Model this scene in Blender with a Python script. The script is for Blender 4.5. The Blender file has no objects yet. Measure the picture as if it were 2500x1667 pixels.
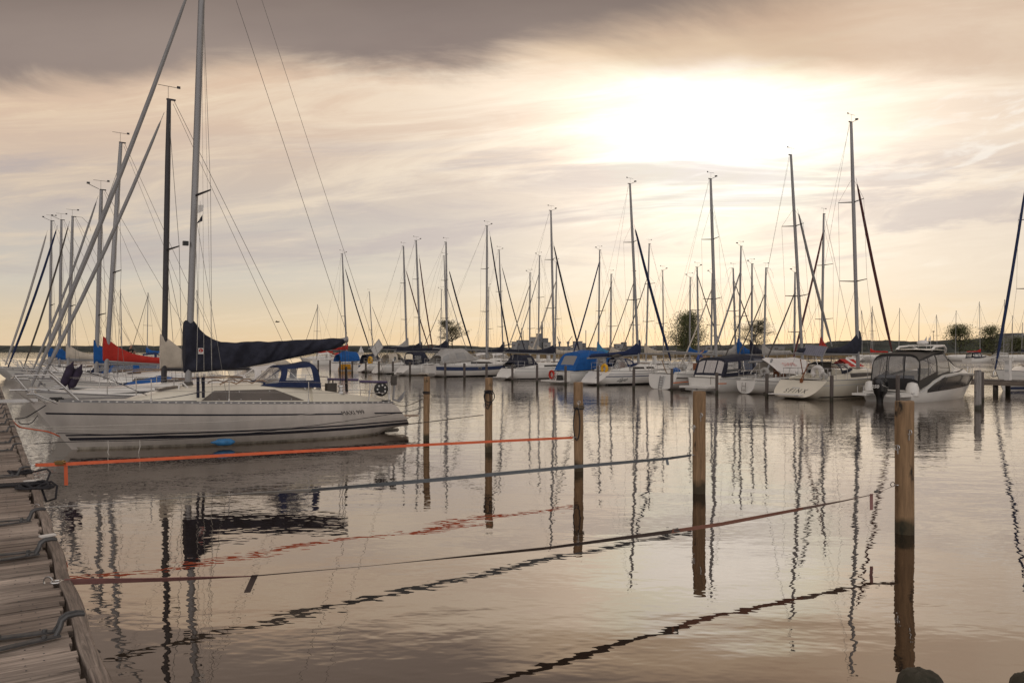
import bpy, bmesh, math, random
from math import sin, cos, pi, radians, hypot, exp, atan2
from mathutils import Vector, Matrix
from mathutils import noise as mn

RND = random.Random(11)
scene = bpy.context.scene
COL = scene.collection
F, CH = 1944.4, 2.3            # focal length in photo pixels, eye height above the water
NX, NY = 0.8291, 0.5591        # across the harbour, from the near jetty to the far pier
UX, UY = -NY, NX               # along the near jetty, away from the viewer

def P(n, u, z=0.0): return Vector((n*NX + u*UX, n*NY + u*UY, z))
def W(px, py, Y): return Vector(((px-1250)/F*Y, Y, CH + (857-py)/F*Y))
def at_n(px, n):                # point of the ground line n = const seen at column px
    r = (px-1250)/F
    Y = n/(NX*r + NY)
    return Vector((r*Y, Y, 0))
def nu(v): return (v.x*NX + v.y*NY, v.x*UX + v.y*UY)

# ------------------------------------------------------------------ materials
def nd(t, kind, **kw):
    n = t.nodes.new(kind)
    for k, v in kw.items():
        if k.startswith('i_'):
            key = k[2:]
            n.inputs[int(key) if key.isdigit() else key.replace('_', ' ')].default_value = v
        else:
            setattr(n, k, v)
    return n
def new_mat(name):
    m = bpy.data.materials.new(name); m.use_nodes = True
    t = m.node_tree
    return m, t, t.nodes['Principled BSDF']
def rgb(r, g, b):
    f = lambda c: (c/255/12.92 if c/255 <= .04045 else ((c/255+.055)/1.055)**2.4)
    return (f(r), f(g), f(b), 1)
def pm(name, col, rough=.5, met=0., var=.1, scale=3., bump=0., bscale=30., stretch=(1, 1, 1), coat=0., spec=.5, tint=None):
    m, t, b = new_mat(name)
    L = t.links.new
    tc = nd(t, 'ShaderNodeTexCoord'); mp = nd(t, 'ShaderNodeMapping')
    mp.inputs['Scale'].default_value = stretch
    L(tc.outputs['Object'], mp.inputs['Vector'])
    n1 = nd(t, 'ShaderNodeTexNoise', i_Scale=scale, i_Detail=5., i_Roughness=.6)
    L(mp.outputs[0], n1.inputs['Vector'])
    rp = nd(t, 'ShaderNodeValToRGB')
    c2 = tint or tuple(min(1, c*(1+var)) for c in col[:3])+(1,)
    c1 = tuple(c*(1-var*1.6) for c in col[:3])+(1,)
    rp.color_ramp.elements[0].position, rp.color_ramp.elements[1].position = .28, .72
    rp.color_ramp.elements[0].color, rp.color_ramp.elements[1].color = c1, c2
    L(n1.outputs['Fac'], rp.inputs['Fac']); L(rp.outputs['Color'], b.inputs['Base Color'])
    b.inputs['Roughness'].default_value = rough; b.inputs['Metallic'].default_value = met
    b.inputs['Coat Weight'].default_value = coat; b.inputs['Specular IOR Level'].default_value = spec
    if bump:
        n2 = nd(t, 'ShaderNodeTexNoise', i_Scale=bscale, i_Detail=4.)
        L(mp.outputs[0], n2.inputs['Vector'])
        bp = nd(t, 'ShaderNodeBump', i_Strength=1., i_Distance=bump)
        L(n2.outputs['Fac'], bp.inputs['Height']); L(bp.outputs['Normal'], b.inputs['Normal'])
    return m
def clear_mat(name, opac=.25, tint=(.8, .8, .8, 1), gloss=.35):
    m, t, b = new_mat(name); L = t.links.new
    b.inputs['Base Color'].default_value = tint; b.inputs['Roughness'].default_value = .3
    tr = nd(t, 'ShaderNodeBsdfTransparent'); tr.inputs[0].default_value = (.9, .9, .9, 1)
    gl = nd(t, 'ShaderNodeBsdfGlossy', i_Roughness=.06); gl.inputs[0].default_value = (.9, .9, .9, 1)
    tc = nd(t, 'ShaderNodeTexCoord'); no = nd(t, 'ShaderNodeTexNoise', i_Scale=4., i_Detail=3.)
    L(tc.outputs['Object'], no.inputs['Vector'])
    bp = nd(t, 'ShaderNodeBump', i_Strength=.5, i_Distance=.03); L(no.outputs['Fac'], bp.inputs['Height']); L(bp.outputs[0], gl.inputs['Normal'])
    lw = nd(t, 'ShaderNodeFresnel', i_IOR=1.45)
    ad = nd(t, 'ShaderNodeMath', operation='MULTIPLY_ADD'); ad.inputs[1].default_value = .8; ad.inputs[2].default_value = gloss*.08
    L(lw.outputs[0], ad.inputs[0])
    m1 = nd(t, 'ShaderNodeMixShader'); L(ad.outputs[0], m1.inputs[0]); L(tr.outputs[0], m1.inputs[1]); L(gl.outputs[0], m1.inputs[2])
    m2 = nd(t, 'ShaderNodeMixShader', i_0=opac); L(m1.outputs[0], m2.inputs[1]); L(b.outputs[0], m2.inputs[2])
    L(m2.outputs[0], t.nodes['Material Output'].inputs['Surface'])
    return m

M = {}
def defm(k, *a, **kw): M[k] = pm(k, *a, **kw)
defm('gel', (.74, .72, .68, 1), .28, var=.05, scale=1.2, bump=.002, bscale=3, coat=.3)
defm('gel_main', (.61, .565, .52, 1), .30, var=.10, scale=1.6, bump=.002, bscale=3, coat=.3, stretch=(1.6, 1, .45))
defm('gel_cream', (.70, .65, .54, 1), .3, var=.06, scale=1.2, coat=.3)
defm('gel_grey', (.55, .55, .54, 1), .3, var=.06, scale=1.2, coat=.3)
defm('gel_blue', (.03, .05, .12, 1), .25, var=.1, coat=.4)
defm('stripe_navy', (.010, .013, .027, 1), .3, var=.1, coat=.2)
defm('stain', (.46, .42, .35, 1), .5, var=.35, scale=4, stretch=(1.5, 1, .5))
defm('gel_yellow', (.62, .30, .03, 1), .35, var=.1)
defm('charcoal', (.035, .037, .04, 1), .22, var=.1, coat=.5)
defm('deckpaint', (.66, .63, .57, 1), .6, var=.08, scale=5, bump=.002, bscale=90)
defm('teak', (.30, .19, .115, 1), .65, var=.25, scale=3, stretch=(1, 14, 1), bump=.002)
defm('wood_hatch', (.22, .075, .025, 1), .35, var=.25, scale=5, stretch=(1, 5, 1))
defm('navy', (.027, .029, .045, 1), .8, var=.25, scale=5, bump=.006, bscale=9, spec=.25)
defm('navy_blue', (.020, .032, .085, 1), .8, var=.18, scale=5, bump=.006, bscale=9, spec=.25)  # a bluer navy cloth
defm('blue', (.014, .10, .33, 1), .75, var=.15, scale=4, bump=.006, bscale=9, spec=.25)
defm('sky_blue', (.07, .26, .48, 1), .75, var=.15, scale=4, bump=.006, bscale=9, spec=.25)
defm('red', (.44, .032, .022, 1), .75, var=.15, scale=4, bump=.006, bscale=9, spec=.25)
defm('dark_red', (.10, .03, .03, 1), .8, var=.2, scale=4)
defm('cream', (.54, .48, .40, 1), .85, var=.12, scale=3, bump=.006, bscale=8, spec=.2)
defm('white_cloth', (.70, .67, .64, 1), .85, var=.06, scale=3, bump=.006, bscale=8, spec=.2)
defm('grey_cloth', (.40, .385, .365, 1), .85, var=.10, scale=3, bump=.006, bscale=8, spec=.2)
defm('taupe', (.10, .09, .08, 1), .8, var=.12, scale=3, bump=.004, bscale=9, spec=.2)
defm('black', (.012, .012, .013, 1), .4, var=.2)
defm('black_gloss', (.006, .006, .007, 1), .22, var=.2, coat=.15)
defm('rubber', (.02, .02, .022, 1), .7, var=.2)
defm('alu', (.29, .286, .29, 1), .42, met=.35, var=.08, scale=2, stretch=(3, 3, .3))
defm('alu_dark', (.045, .042, .046, 1), .4, met=.3, var=.12, scale=2)
defm('jib_grey', (.27, .265, .265, 1), .7, var=.14, scale=5, stretch=(1, 1, .25), bump=.006, bscale=6)
defm('steel', (.55, .54, .53, 1), .25, met=.9, var=.08)
defm('wire', (.16, .155, .15, 1), .45, met=.5, var=.1)
defm('glass_dark', (.035, .030, .027, 1), .12, var=.25, scale=1.5, coat=.3)
defm('glass_smoke', (.095, .075, .062, 1), .22, var=.18, scale=1.2)
defm('rope_white', (.55, .52, .47, 1), .85, var=.12, scale=40)
defm('rope_dark', (.025, .024, .028, 1), .85, var=.3, scale=40)
defm('rope_brown', (.16, .125, .085, 1), .9, var=.3, scale=40)
defm('web_orange', (.85, .17, .07, 1), .7, var=.08, scale=6)
defm('web_grey', (.17, .19, .21, 1), .7, var=.12, scale=6)
defm('web_sheen', (.46, .45, .43, 1), .7, var=.1, scale=6)  # sky sheen on the grey strap's twisted stretch, painted as paler webbing
defm('web_mauve', (.33, .16, .15, 1), .75, var=.12, scale=6)
defm('web_black', (.105, .078, .068, 1), .8, var=.2, scale=6)
defm('web_rust', (.31, .145, .105, 1), .75, var=.15, scale=6)
defm('web_taupe', (.30, .22, .19, 1), .75, var=.15, scale=6)
defm('iron', (.11, .11, .112, 1), .55, met=.6, var=.3, scale=12, bump=.002)
defm('brass', (.38, .25, .10, 1), .35, met=.8, var=.15)
defm('fender_blue', (.035, .19, .42, 1), .5, var=.2, scale=9)
defm('fender_navy', (.012, .022, .06, 1), .45, var=.15)
defm('fender_purple', (.030, .020, .045, 1), .85, var=.25, scale=8)
defm('purple_pad', (.10, .075, .15, 1), .8, var=.15)
defm('lifebuoy_yellow', (.70, .38, .02, 1), .6, var=.12)
defm('plastic_white', (.72, .70, .67, 1), .4, var=.05)
defm('pink_paint', (.62, .30, .27, 1), .8, var=.15, scale=14)
defm('orange', (.75, .22, .08, 1), .7, var=.1)
defm('solar', (.16, .16, .20, 1), .18, var=.1, scale=3, coat=.5)
defm('solar_back', (.50, .49, .47, 1), .5, var=.06)
defm('concrete', (.27, .265, .26, 1), .9, var=.1, scale=.06)
defm('concrete_dark', (.17, .175, .185, 1), .9, var=.1, scale=.06)
defm('shed', (.24, .24, .235, 1), .9, var=.1, scale=.05)
defm('skin', (.42, .23, .16, 1), .5, var=.08)
defm('hair', (.03, .022, .016, 1), .7, var=.2)
defm('shirt_black', (.02, .026, .025, 1), .9, var=.2)
defm('shirt_blue', (.045, .09, .30, 1), .9, var=.15)
defm('shorts', (.04, .055, .09, 1), .9, var=.2)
defm('bark', (.05, .038, .028, 1), .9, var=.3, scale=3, stretch=(1, 1, .3))
defm('leaf_green', (.105, .115, .036, 1), .6, var=.5, scale=.35)
defm('leaf_olive', (.085, .075, .026, 1), .6, var=.4, scale=.4)
defm('reed', (.24, .17, .085, 1), .9, var=.35, scale=.3)
defm('land', (.10, .09, .05, 1), .95, var=.3, scale=.2)
defm('forest', (.047, .053, .044, 1), .95, var=.55, scale=.022, stretch=(1, 1, 2.5))  # far woods paled and greyed, distance haze put into the colour
defm('pier_wood', (.20, .165, .135, 1), .85, var=.3, scale=2.5, stretch=(1, 1, 6), bump=.004)
M['vinyl'] = clear_mat('vinyl', .13, (.75, .75, .74, 1), .5)
M['vinyl_hazy'] = clear_mat('vinyl_hazy', .45, (.55, .54, .53, 1), .5)

def wood_pile(name, base, dark):
    m, t, b = new_mat(name); L = t.links.new
    tc = nd(t, 'ShaderNodeTexCoord'); mp = nd(t, 'ShaderNodeMapping'); mp.inputs['Scale'].default_value = (9, 9, .9)
    L(tc.outputs['Object'], mp.inputs[0])
    n1 = nd(t, 'ShaderNodeTexNoise', i_Scale=2.2, i_Detail=8., i_Roughness=.65, i_Distortion=.5); L(mp.outputs[0], n1.inputs['Vector'])
    rp = nd(t, 'ShaderNodeValToRGB'); e = rp.color_ramp.elements
    e[0].position, e[1].position = .25, .75
    e[0].color = tuple(c*.45 for c in base[:3])+(1,); e[1].color = tuple(c*1.3 for c in base[:3])+(1,)
    L(n1.outputs['Fac'], rp.inputs[0])
    # knots and black weather stains
    n2 = nd(t, 'ShaderNodeTexNoise', i_Scale=2.6, i_Detail=3.); mp2 = nd(t, 'ShaderNodeMapping'); mp2.inputs['Scale'].default_value = (2.2, 2.2, 1.2)
    L(tc.outputs['Object'], mp2.inputs[0]); L(mp2.outputs[0], n2.inputs['Vector'])
    r2 = nd(t, 'ShaderNodeValToRGB'); e = r2.color_ramp.elements; e[0].position, e[1].position = .60, .67
    L(n2.outputs['Fac'], r2.inputs[0])
    mx = nd(t, 'ShaderNodeMixRGB'); L(r2.outputs[0], mx.inputs[0]); L(rp.outputs[0], mx.inputs[1]); mx.inputs[2].default_value = dark
    # algae up to the high water mark
    sp = nd(t, 'ShaderNodeSeparateXYZ'); L(tc.outputs['Object'], sp.inputs[0])
    ad = nd(t, 'ShaderNodeMath', operation='MULTIPLY_ADD'); L(n2.outputs['Fac'], ad.inputs[0]); ad.inputs[1].default_value = -.26; L(sp.outputs['Z'], ad.inputs[2])
    mr = nd(t, 'ShaderNodeMapRange'); mr.inputs[1].default_value = .0; mr.inputs[2].default_value = .10; mr.inputs[3].default_value = .84; mr.inputs[4].default_value = 0
    L(ad.outputs[0], mr.inputs[0])
    m2 = nd(t, 'ShaderNodeMixRGB'); L(mr.outputs[0], m2.inputs[0]); L(mx.outputs[0], m2.inputs[1]); m2.inputs[2].default_value = (.026, .026, .013, 1)
    L(m2.outputs[0], b.inputs['Base Color']); b.inputs['Roughness'].default_value = .8
    bp = nd(t, 'ShaderNodeBump', i_Strength=1., i_Distance=.012); L(n1.outputs['Fac'], bp.inputs['Height']); L(bp.outputs[0], b.inputs['Normal'])
    return m
M['pile'] = wood_pile('pile', (.31, .195, .105), (.03, .022, .015, 1))
M['old_pile'] = wood_pile('old_pile', (.115, .095, .085), (.02, .018, .016, 1))
M['stump'] = wood_pile('stump', (.20, .15, .12), (.02, .016, .014, 1))
M['grey_pile'] = wood_pile('grey_pile', (.30, .28, .265), (.10, .09, .085, 1))

def plank_mat(name, width, base, axis='Y'):
    m, t, b = new_mat(name); L = t.links.new
    tc = nd(t, 'ShaderNodeTexCoord'); sp = nd(t, 'ShaderNodeSeparateXYZ'); L(tc.outputs['Object'], sp.inputs[0])
    dv = nd(t, 'ShaderNodeMath', operation='DIVIDE', i_1=width); L(sp.outputs[axis], dv.inputs[0])
    fl = nd(t, 'ShaderNodeMath', operation='FLOOR'); L(dv.outputs[0], fl.inputs[0])
    wn = nd(t, 'ShaderNodeTexWhiteNoise', noise_dimensions='1D'); L(fl.outputs[0], wn.inputs['W'])
    ad = nd(t, 'ShaderNodeVectorMath', operation='MULTIPLY_ADD'); L(wn.outputs['Color'], ad.inputs[0]); ad.inputs[1].default_value = (40, 40, 40); L(tc.outputs['Object'], ad.inputs[2])
    mp = nd(t, 'ShaderNodeMapping'); mp.inputs['Scale'].default_value = (1.5, 34, 34) if axis == 'Y' else (34, 1.5, 34)
    L(ad.outputs[0], mp.inputs[0])
    n1 = nd(t, 'ShaderNodeTexNoise', i_Scale=1.6, i_Detail=9., i_Roughness=.7, i_Distortion=.8); L(mp.outputs[0], n1.inputs['Vector'])
    rp = nd(t, 'ShaderNodeValToRGB'); e = rp.color_ramp.elements; e[0].position, e[1].position = .3, .72
    e[0].color = tuple(c*.22 for c in base)+(1,); e[1].color = tuple(c*1.35 for c in base)+(1,)
    L(n1.outputs['Fac'], rp.inputs[0])
    mr = nd(t, 'ShaderNodeMapRange'); mr.inputs[3].default_value = .62; mr.inputs[4].default_value = 1.25; L(wn.outputs['Value'], mr.inputs[0])
    mu = nd(t, 'ShaderNodeVectorMath', operation='SCALE'); L(rp.outputs[0], mu.inputs[0]); L(mr.outputs[0], mu.inputs['Scale'])
    n2 = nd(t, 'ShaderNodeTexNoise', i_Scale=1.1, i_Detail=5.); L(tc.outputs['Object'], n2.inputs['Vector'])
    r2 = nd(t, 'ShaderNodeValToRGB'); e = r2.color_ramp.elements; e[0].position, e[1].position = .35, .62; e[0].color = (.5, .47, .45, 1); e[1].color = (1, 1, 1, 1)
    L(n2.outputs['Fac'], r2.inputs[0])
    m3 = nd(t, 'ShaderNodeMixRGB', blend_type='MULTIPLY', i_0=1.); L(mu.outputs[0], m3.inputs[1]); L(r2.outputs[0], m3.inputs[2])
    L(m3.outputs[0], b.inputs['Base Color']); b.inputs['Roughness'].default_value = .78
    bp = nd(t, 'ShaderNodeBump', i_Strength=1., i_Distance=.006); L(n1.outputs['Fac'], bp.inputs['Height']); L(bp.outputs[0], b.inputs['Normal'])
    return m
M['planks'] = plank_mat('planks', .105, (.54, .445, .375))
M['stringer'] = plank_mat('stringer', .5, (.55, .45, .38), 'X')
M['pier_planks'] = plank_mat('pier_planks', .14, (.24, .21, .185))

# ------------------------------------------------------------------ mesh builder
class MB:
    def __init__(s): s.v = []; s.f = []; s.mi = []
    def add(s, vs, fs, mi=0):
        o = len(s.v); s.v += [tuple(v) for v in vs]
        s.f += [tuple(i+o for i in f) for f in fs]; s.mi += [mi]*len(fs)
        return s
    def box(s, c, size, rot=0., mi=0, ry=0., rx=0., taper=1.):
        a, b, h = size[0]/2, size[1]/2, size[2]/2
        R_ = Matrix.Rotation(rot, 3, 'Z') @ Matrix.Rotation(ry, 3, 'Y') @ Matrix.Rotation(rx, 3, 'X')
        vs = [Vector(c) + R_ @ Vector((x*(taper if z > 0 else 1), y*(taper if z > 0 else 1), z)) for z in (-h, h) for x, y in ((-a, -b), (a, -b), (a, b), (-a, b))]
        return s.add(vs, [(3, 2, 1, 0), (4, 5, 6, 7), (0, 1, 5, 4), (1, 2, 6, 5), (2, 3, 7, 6), (3, 0, 4, 7)], mi)
    def grid(s, rows, cu=False, cv=False, mi=0, keep=None):
        nr, nc = len(rows), len(rows[0]); o = len(s.v)
        for r in rows: s.v += [tuple(p) for p in r]
        for i in range(nr if cu else nr-1):
            for j in range(nc if cv else nc-1):
                if keep and not keep(i, j): continue
                i2, j2 = (i+1) % nr, (j+1) % nc
                s.f.append((o+i*nc+j, o+i*nc+j2, o+i2*nc+j2, o+i2*nc+j)); s.mi.append(mi)
        return s
    def tube(s, path, r, n=6, closed=False, mi=0, asp=1., cap=True):
        path = [Vector(p) for p in path]; k = len(path)
        rs = r if isinstance(r, (list, tuple)) else [r]*k
        rows = []; ref = None
        for i, p in enumerate(path):
            a = path[(i-1) % k] if (i or closed) else p
            b = path[(i+1) % k] if (i < k-1 or closed) else p
            t = (b-a).normalized() if (b-a).length > 1e-9 else Vector((0, 0, 1))
            if ref is None: ref = Vector((1, 0, 0)) if abs(t.x) < .8 else Vector((0, 1, 0))
            x = (ref - t*ref.dot(t))
            x = x.normalized() if x.length > 1e-6 else t.orthogonal().normalized()
            ref = x; y = t.cross(x)
            rows.append([p + x*(rs[i]*asp*cos(2*pi*j/n)) + y*(rs[i]*sin(2*pi*j/n)) for j in range(n)])
        o = len(s.v); s.grid(rows, cu=closed, cv=True, mi=mi)
        if cap and not closed:
            s.f.append(tuple(o+j for j in reversed(range(n)))); s.f.append(tuple(o+(k-1)*n+j for j in range(n))); s.mi += [mi, mi]
        return s
    def lathe(s, prof, n=16, o=(0, 0, 0), axis='Z', mi=0, caps=True):
        o = Vector(o); rows = []
        for r, z in prof:
            row = []
            for j in range(n):
                a = 2*pi*j/n; p = (r*cos(a), r*sin(a), z)
                if axis == 'X': p = (z, r*cos(a), r*sin(a))
                if axis == 'Y': p = (r*sin(a), z, r*cos(a))
                row.append(o + Vector(p))
            rows.append(row)
        b = len(s.v); s.grid(rows, cv=True, mi=mi)
        if caps:
            s.f.append(tuple(b+j for j in reversed(range(n)))); s.f.append(tuple(b+(len(prof)-1)*n+j for j in range(n))); s.mi += [mi, mi]
        return s
    def torus(s, c, R_, r, n=16, k=6, ax='Z', mi=0, a0=0., a1=2*pi):
        full = abs(a1-a0-2*pi) < 1e-6; m = n if full else n+1; pts = []
        for i in range(m):
            a = a0+(a1-a0)*i/n; x, y = R_*cos(a), R_*sin(a)
            pts.append(Vector(c) + Vector({'Z': (x, y, 0), 'X': (0, x, y), 'Y': (x, 0, y)}[ax]))
        return s.tube(pts, r, k, closed=full, mi=mi)
    def poly(s, pts, mi=0): return s.add(pts, [tuple(range(len(pts)))], mi)
    def prism(s, pts, d, mi=0):     # outline pts (3d) pushed by vector d
        n = len(pts); d = Vector(d); a = [Vector(p) for p in pts]; b = [p+d for p in a]
        fs = [tuple(reversed(range(n))), tuple(range(n, 2*n))] + [(i, (i+1) % n, n+(i+1) % n, n+i) for i in range(n)]
        return s.add(a+b, fs, mi)

def link(o, parent=None):
    COL.objects.link(o)
    if parent is not None: o.parent = parent
    return o
def build(name, mb, mats, parent=None, smooth=38., label=None):
    me = bpy.data.meshes.new(name); me.from_pydata(mb.v, [], mb.f)
    if not isinstance(mats, (list, tuple)): mats = [mats]
    for m in mats: me.materials.append(M[m] if isinstance(m, str) else m)
    if len(mats) > 1:
        for p, i in zip(me.polygons, mb.mi): p.material_index = i
    me.validate()
    bm = bmesh.new(); bm.from_mesh(me); bmesh.ops.delete(bm, geom=[v for v in bm.verts if not v.link_faces], context='VERTS'); bmesh.ops.recalc_face_normals(bm, faces=bm.faces); bm.to_mesh(me); bm.free()
    if smooth:
        for p in me.polygons: p.use_smooth = True
        me.set_sharp_from_angle(angle=radians(smooth))
    o = bpy.data.objects.new(name, me)
    if label: o['label'] = label
    return link(o, parent)
def tag(o, label=None, cat=None, group=None, kind=None):
    if label: o['label'] = label
    if cat: o['category'] = cat
    if group: o['group'] = group
    if kind: o['kind'] = kind
    return o
def empty(name, loc, rz=0., label=None, cat=None, group=None):
    o = bpy.data.objects.new(name, None); link(o); o.location = loc; o.rotation_euler = (0, 0, rz); o.empty_display_size = .3
    return tag(o, label, cat, group)
def copy_tree(o, parent=None):
    c = o.copy(); link(c, parent)
    if parent is not None: c.matrix_parent_inverse = o.matrix_parent_inverse.copy()
    for ch in list(o.children): copy_tree(ch, c)
    return c
RN = atan2(NY, NX)

def text_mesh(name, body, size, fn, mat, parent, shear=0., width=1., bold=0.):
    """lettering as a mesh; fn maps the flat letter point (x, y), left to right and up, to a point of the thing"""
    cu = bpy.data.curves.new(name, 'FONT'); cu.body = body; cu.size = size; cu.shear = shear; cu.align_x = 'CENTER'; cu.resolution_u = 3; cu.offset = bold
    o = bpy.data.objects.new(name, cu); link(o)
    dg = bpy.context.evaluated_depsgraph_get(); dg.update()
    me = bpy.data.meshes.new_from_object(o.evaluated_get(dg))
    bpy.data.objects.remove(o); bpy.data.curves.remove(cu)
    for v in me.vertices: v.co = Vector(fn(v.co.x*width, v.co.y))
    me.materials.clear(); me.materials.append(M[mat]); me.name = name
    return link(bpy.data.objects.new(name, me), parent)
def lerp(a, b, t): return a+(b-a)*t
def smooth(t): t = max(0, min(1, t)); return t*t*(3-2*t)
def interp(x, pts):             # piecewise linear through sorted (x, y...) rows
    if x <= pts[0][0]: return pts[0][1:] if len(pts[0]) > 2 else pts[0][1]
    for a, b in zip(pts, pts[1:]):
        if x <= b[0]:
            t = (x-a[0])/(b[0]-a[0]+1e-9)
            r = tuple(lerp(p, q, t) for p, q in zip(a[1:], b[1:]))
            return r if len(r) > 1 else r[0]
    return pts[-1][1:] if len(pts[-1]) > 2 else pts[-1][1]
# ------------------------------------------------------------------ boats
class Frame:
    """a boat's own axes: x to the bow from the stern, y to port, z up from the waterline"""
    def __init__(s, n, u, hd, yaw=0.):
        s.o = P(n, u); a = RN + (pi if hd < 0 else 0) + yaw; s.a = a
        s.h = (cos(a), sin(a)); s.l = (-s.h[1], s.h[0])
    def loc(s, px, py, y=0.):   # where the sight line through a photo pixel meets the boat's plane y
        d = Vector(((px-1250)/F, 1, (857-py)/F))
        t = (s.o.x*s.l[0]+s.o.y*s.l[1]+y)/(d.x*s.l[0]+d.y*s.l[1])
        p = d*t
        return Vector(((p.x-s.o.x)*s.h[0]+(p.y-s.o.y)*s.h[1], y, CH+p.z))

class Hull:
    def __init__(s, L=9.2, B=3.1, fb=(.85, .88, 1.12), ft=.74, sm=.42, xw=None, xt=.6, xb=0., zb=.1, draft=.34, e=(.5, 1.15), bowp=2.1):
        s.L, s.B, s.fb, s.ft, s.sm, s.xt, s.xb, s.zb, s.draft, s.e, s.bowp = L, B, fb, ft, sm, xt, xb, zb, draft, e, bowp
        s.xw = L-.9 if xw is None else xw
    def sheer(s, t):
        a, b, c = s.fb; return a*(1-t)*(1-2*t)+4*b*t*(1-t)+c*t*(2*t-1)
    def half(s, t):
        if t < s.sm: return s.B/2*(s.ft+(1-s.ft)*sin(pi/2*t/s.sm))
        g = (t-s.sm)/(1-s.sm); return s.B/2*max(.012, 1-g**s.bowp)
    def keel(s, t): return lerp(s.zb, -s.draft, smooth(t/.3)) if t < .3 else -s.draft
    def xs(s, t, z):
        zs0 = s.sheer(0)
        st = s.xb+(s.xt-s.xb)*(z-s.zb)/(zs0-s.zb)
        sm = s.xw+(s.L-s.xw)*z/s.fb[2]
        return lerp(st, sm, t)
    def pt(s, t, a):
        zs, zk = s.sheer(t), s.keel(t); e1 = lerp(s.e[0], s.e[1], t)
        z = zs+(zk-zs)*sin(a); y = s.half(t)*max(0, cos(a))**e1
        return Vector((s.xs(t, z), y, z))
    def side(s, t, z, off=.006, sgn=1):
        zs, zk = s.sheer(t), s.keel(t); e1 = lerp(s.e[0], s.e[1], t)
        q = min(1, max(0, (zs-z)/(zs-zk))); y = s.half(t)*math.sqrt(max(0, 1-q*q))**e1
        return Vector((s.xs(t, z), sgn*(y+off), z))
    def deck(s, x, y=0.):       # deck height at x
        t = max(0, min(1, (x-s.xt)/(s.L-s.xt))); return s.sheer(t)+.05*s.half(t)*(1-min(1, abs(y)/max(.05, s.half(t)))**2)
    def tx(s, x): return max(0, min(1, (x-s.xt)/(s.L-s.xt)))
    def mesh(s, ns=26, na=9):
        mb = MB(); rows = []
        for i in range(ns+1):
            t = i/ns; t = 1-(1-t)**1.25
            up = [s.pt(t, pi/2*j/na) for j in range(na+1)]
            rows.append(up+[Vector((p.x, -p.y, p.z)) for p in reversed(up[:-1])])
        mb.grid(rows); mb.poly(rows[0])
        return mb
    def deckmesh(s, ns=22):
        rows = []
        for i in range(ns+1):
            t = i/ns; b = s.half(t); z = s.sheer(t)
            rows.append([Vector((s.xs(t, z), b*k*.995, z-.004+.05*b*(1-k*k))) for k in (-1, -.6, -.2, .2, .6, 1)])
        return MB().grid(rows)
    def strip(s, z0, z1, t0=0., t1=1., sgn=1, n=24, off=.006, frm='w'):
        """band on the topsides; z measured from the water ('w') or down from the sheer ('s')"""
        rows = []
        for i in range(n+1):
            t = lerp(t0, t1, i/n); zs = s.sheer(t)
            f = lambda z: (zs-z) if frm == 's' else z
            k = 4
            rows.append([s.side(t, lerp(f(z0), f(z1), j/k), off, sgn) for j in range(k+1)])
        return MB().grid(rows)
    def edge(s, off=0., dz=0., sgn=1, t0=0., t1=1., n=24):
        out = []
        for i in range(n+1):
            t = lerp(t0, t1, i/n); z = s.sheer(t); out.append(Vector((s.xs(t, z), sgn*max(0, s.half(t)-off), z+dz)))
        return out

class House:
    """coachroof: stations (x, half width, height) standing on the deck"""
    def __init__(s, hull, st, inset=.8, sh=.72): s.h, s.st, s.inset, s.sh = hull, st, inset, sh
    def at(s, x):
        w, h = interp(x, s.st); z = s.h.deck(x, w)-.02; return w, h, z
    def sidept(s, x, f, off=.006, sgn=1):   # f: 0 foot .. 1 shoulder
        w, h, z = s.at(x); k = 1-f*(1-lerp(1, s.inset, .55)); return Vector((x, sgn*(w*k+off), z+h*s.sh*f+.0))
    def top(s, x, y=0.):
        w, h, z = s.at(x); return z+h*(1.0+.06*(1-min(1, abs(y)/w)**2))
    def mesh(s, n=18):
        x0, x1 = s.st[0][0], s.st[-1][0]; rows = []
        for i in range(n+1):
            x = lerp(x0, x1, i/n); w, h, z = s.at(x); k = lerp(1, s.inset, .55)
            half = [(w, 0), (w*k, h*s.sh), (w*s.inset*.97, h*.95), (w*s.inset*.82, h*1.01), (w*.35, h*1.05)]
            rows.append([Vector((x, y, z+q)) for y, q in half]+[Vector((x, -y, z+q)) for y, q in reversed(half)])
        mb = MB().grid(rows); mb.poly(rows[0]); mb.poly(rows[-1]); return mb
    def window(s, quad, sgn=1, n=10, off=.008):  # quad: ((xa0, xa1), (f0, f1)): bottom edge xa0[0]..xa0[1], top edge xa1[0]..xa1[1]
        (b0, b1), (t0, t1), (f0, f1) = quad
        return MB().grid([[s.sidept(lerp(lerp(b0, b1, i/n), lerp(t0, t1, i/n), j/4), lerp(f0, f1, j/4), off, sgn) for j in range(5)] for i in range(n+1)])

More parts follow.
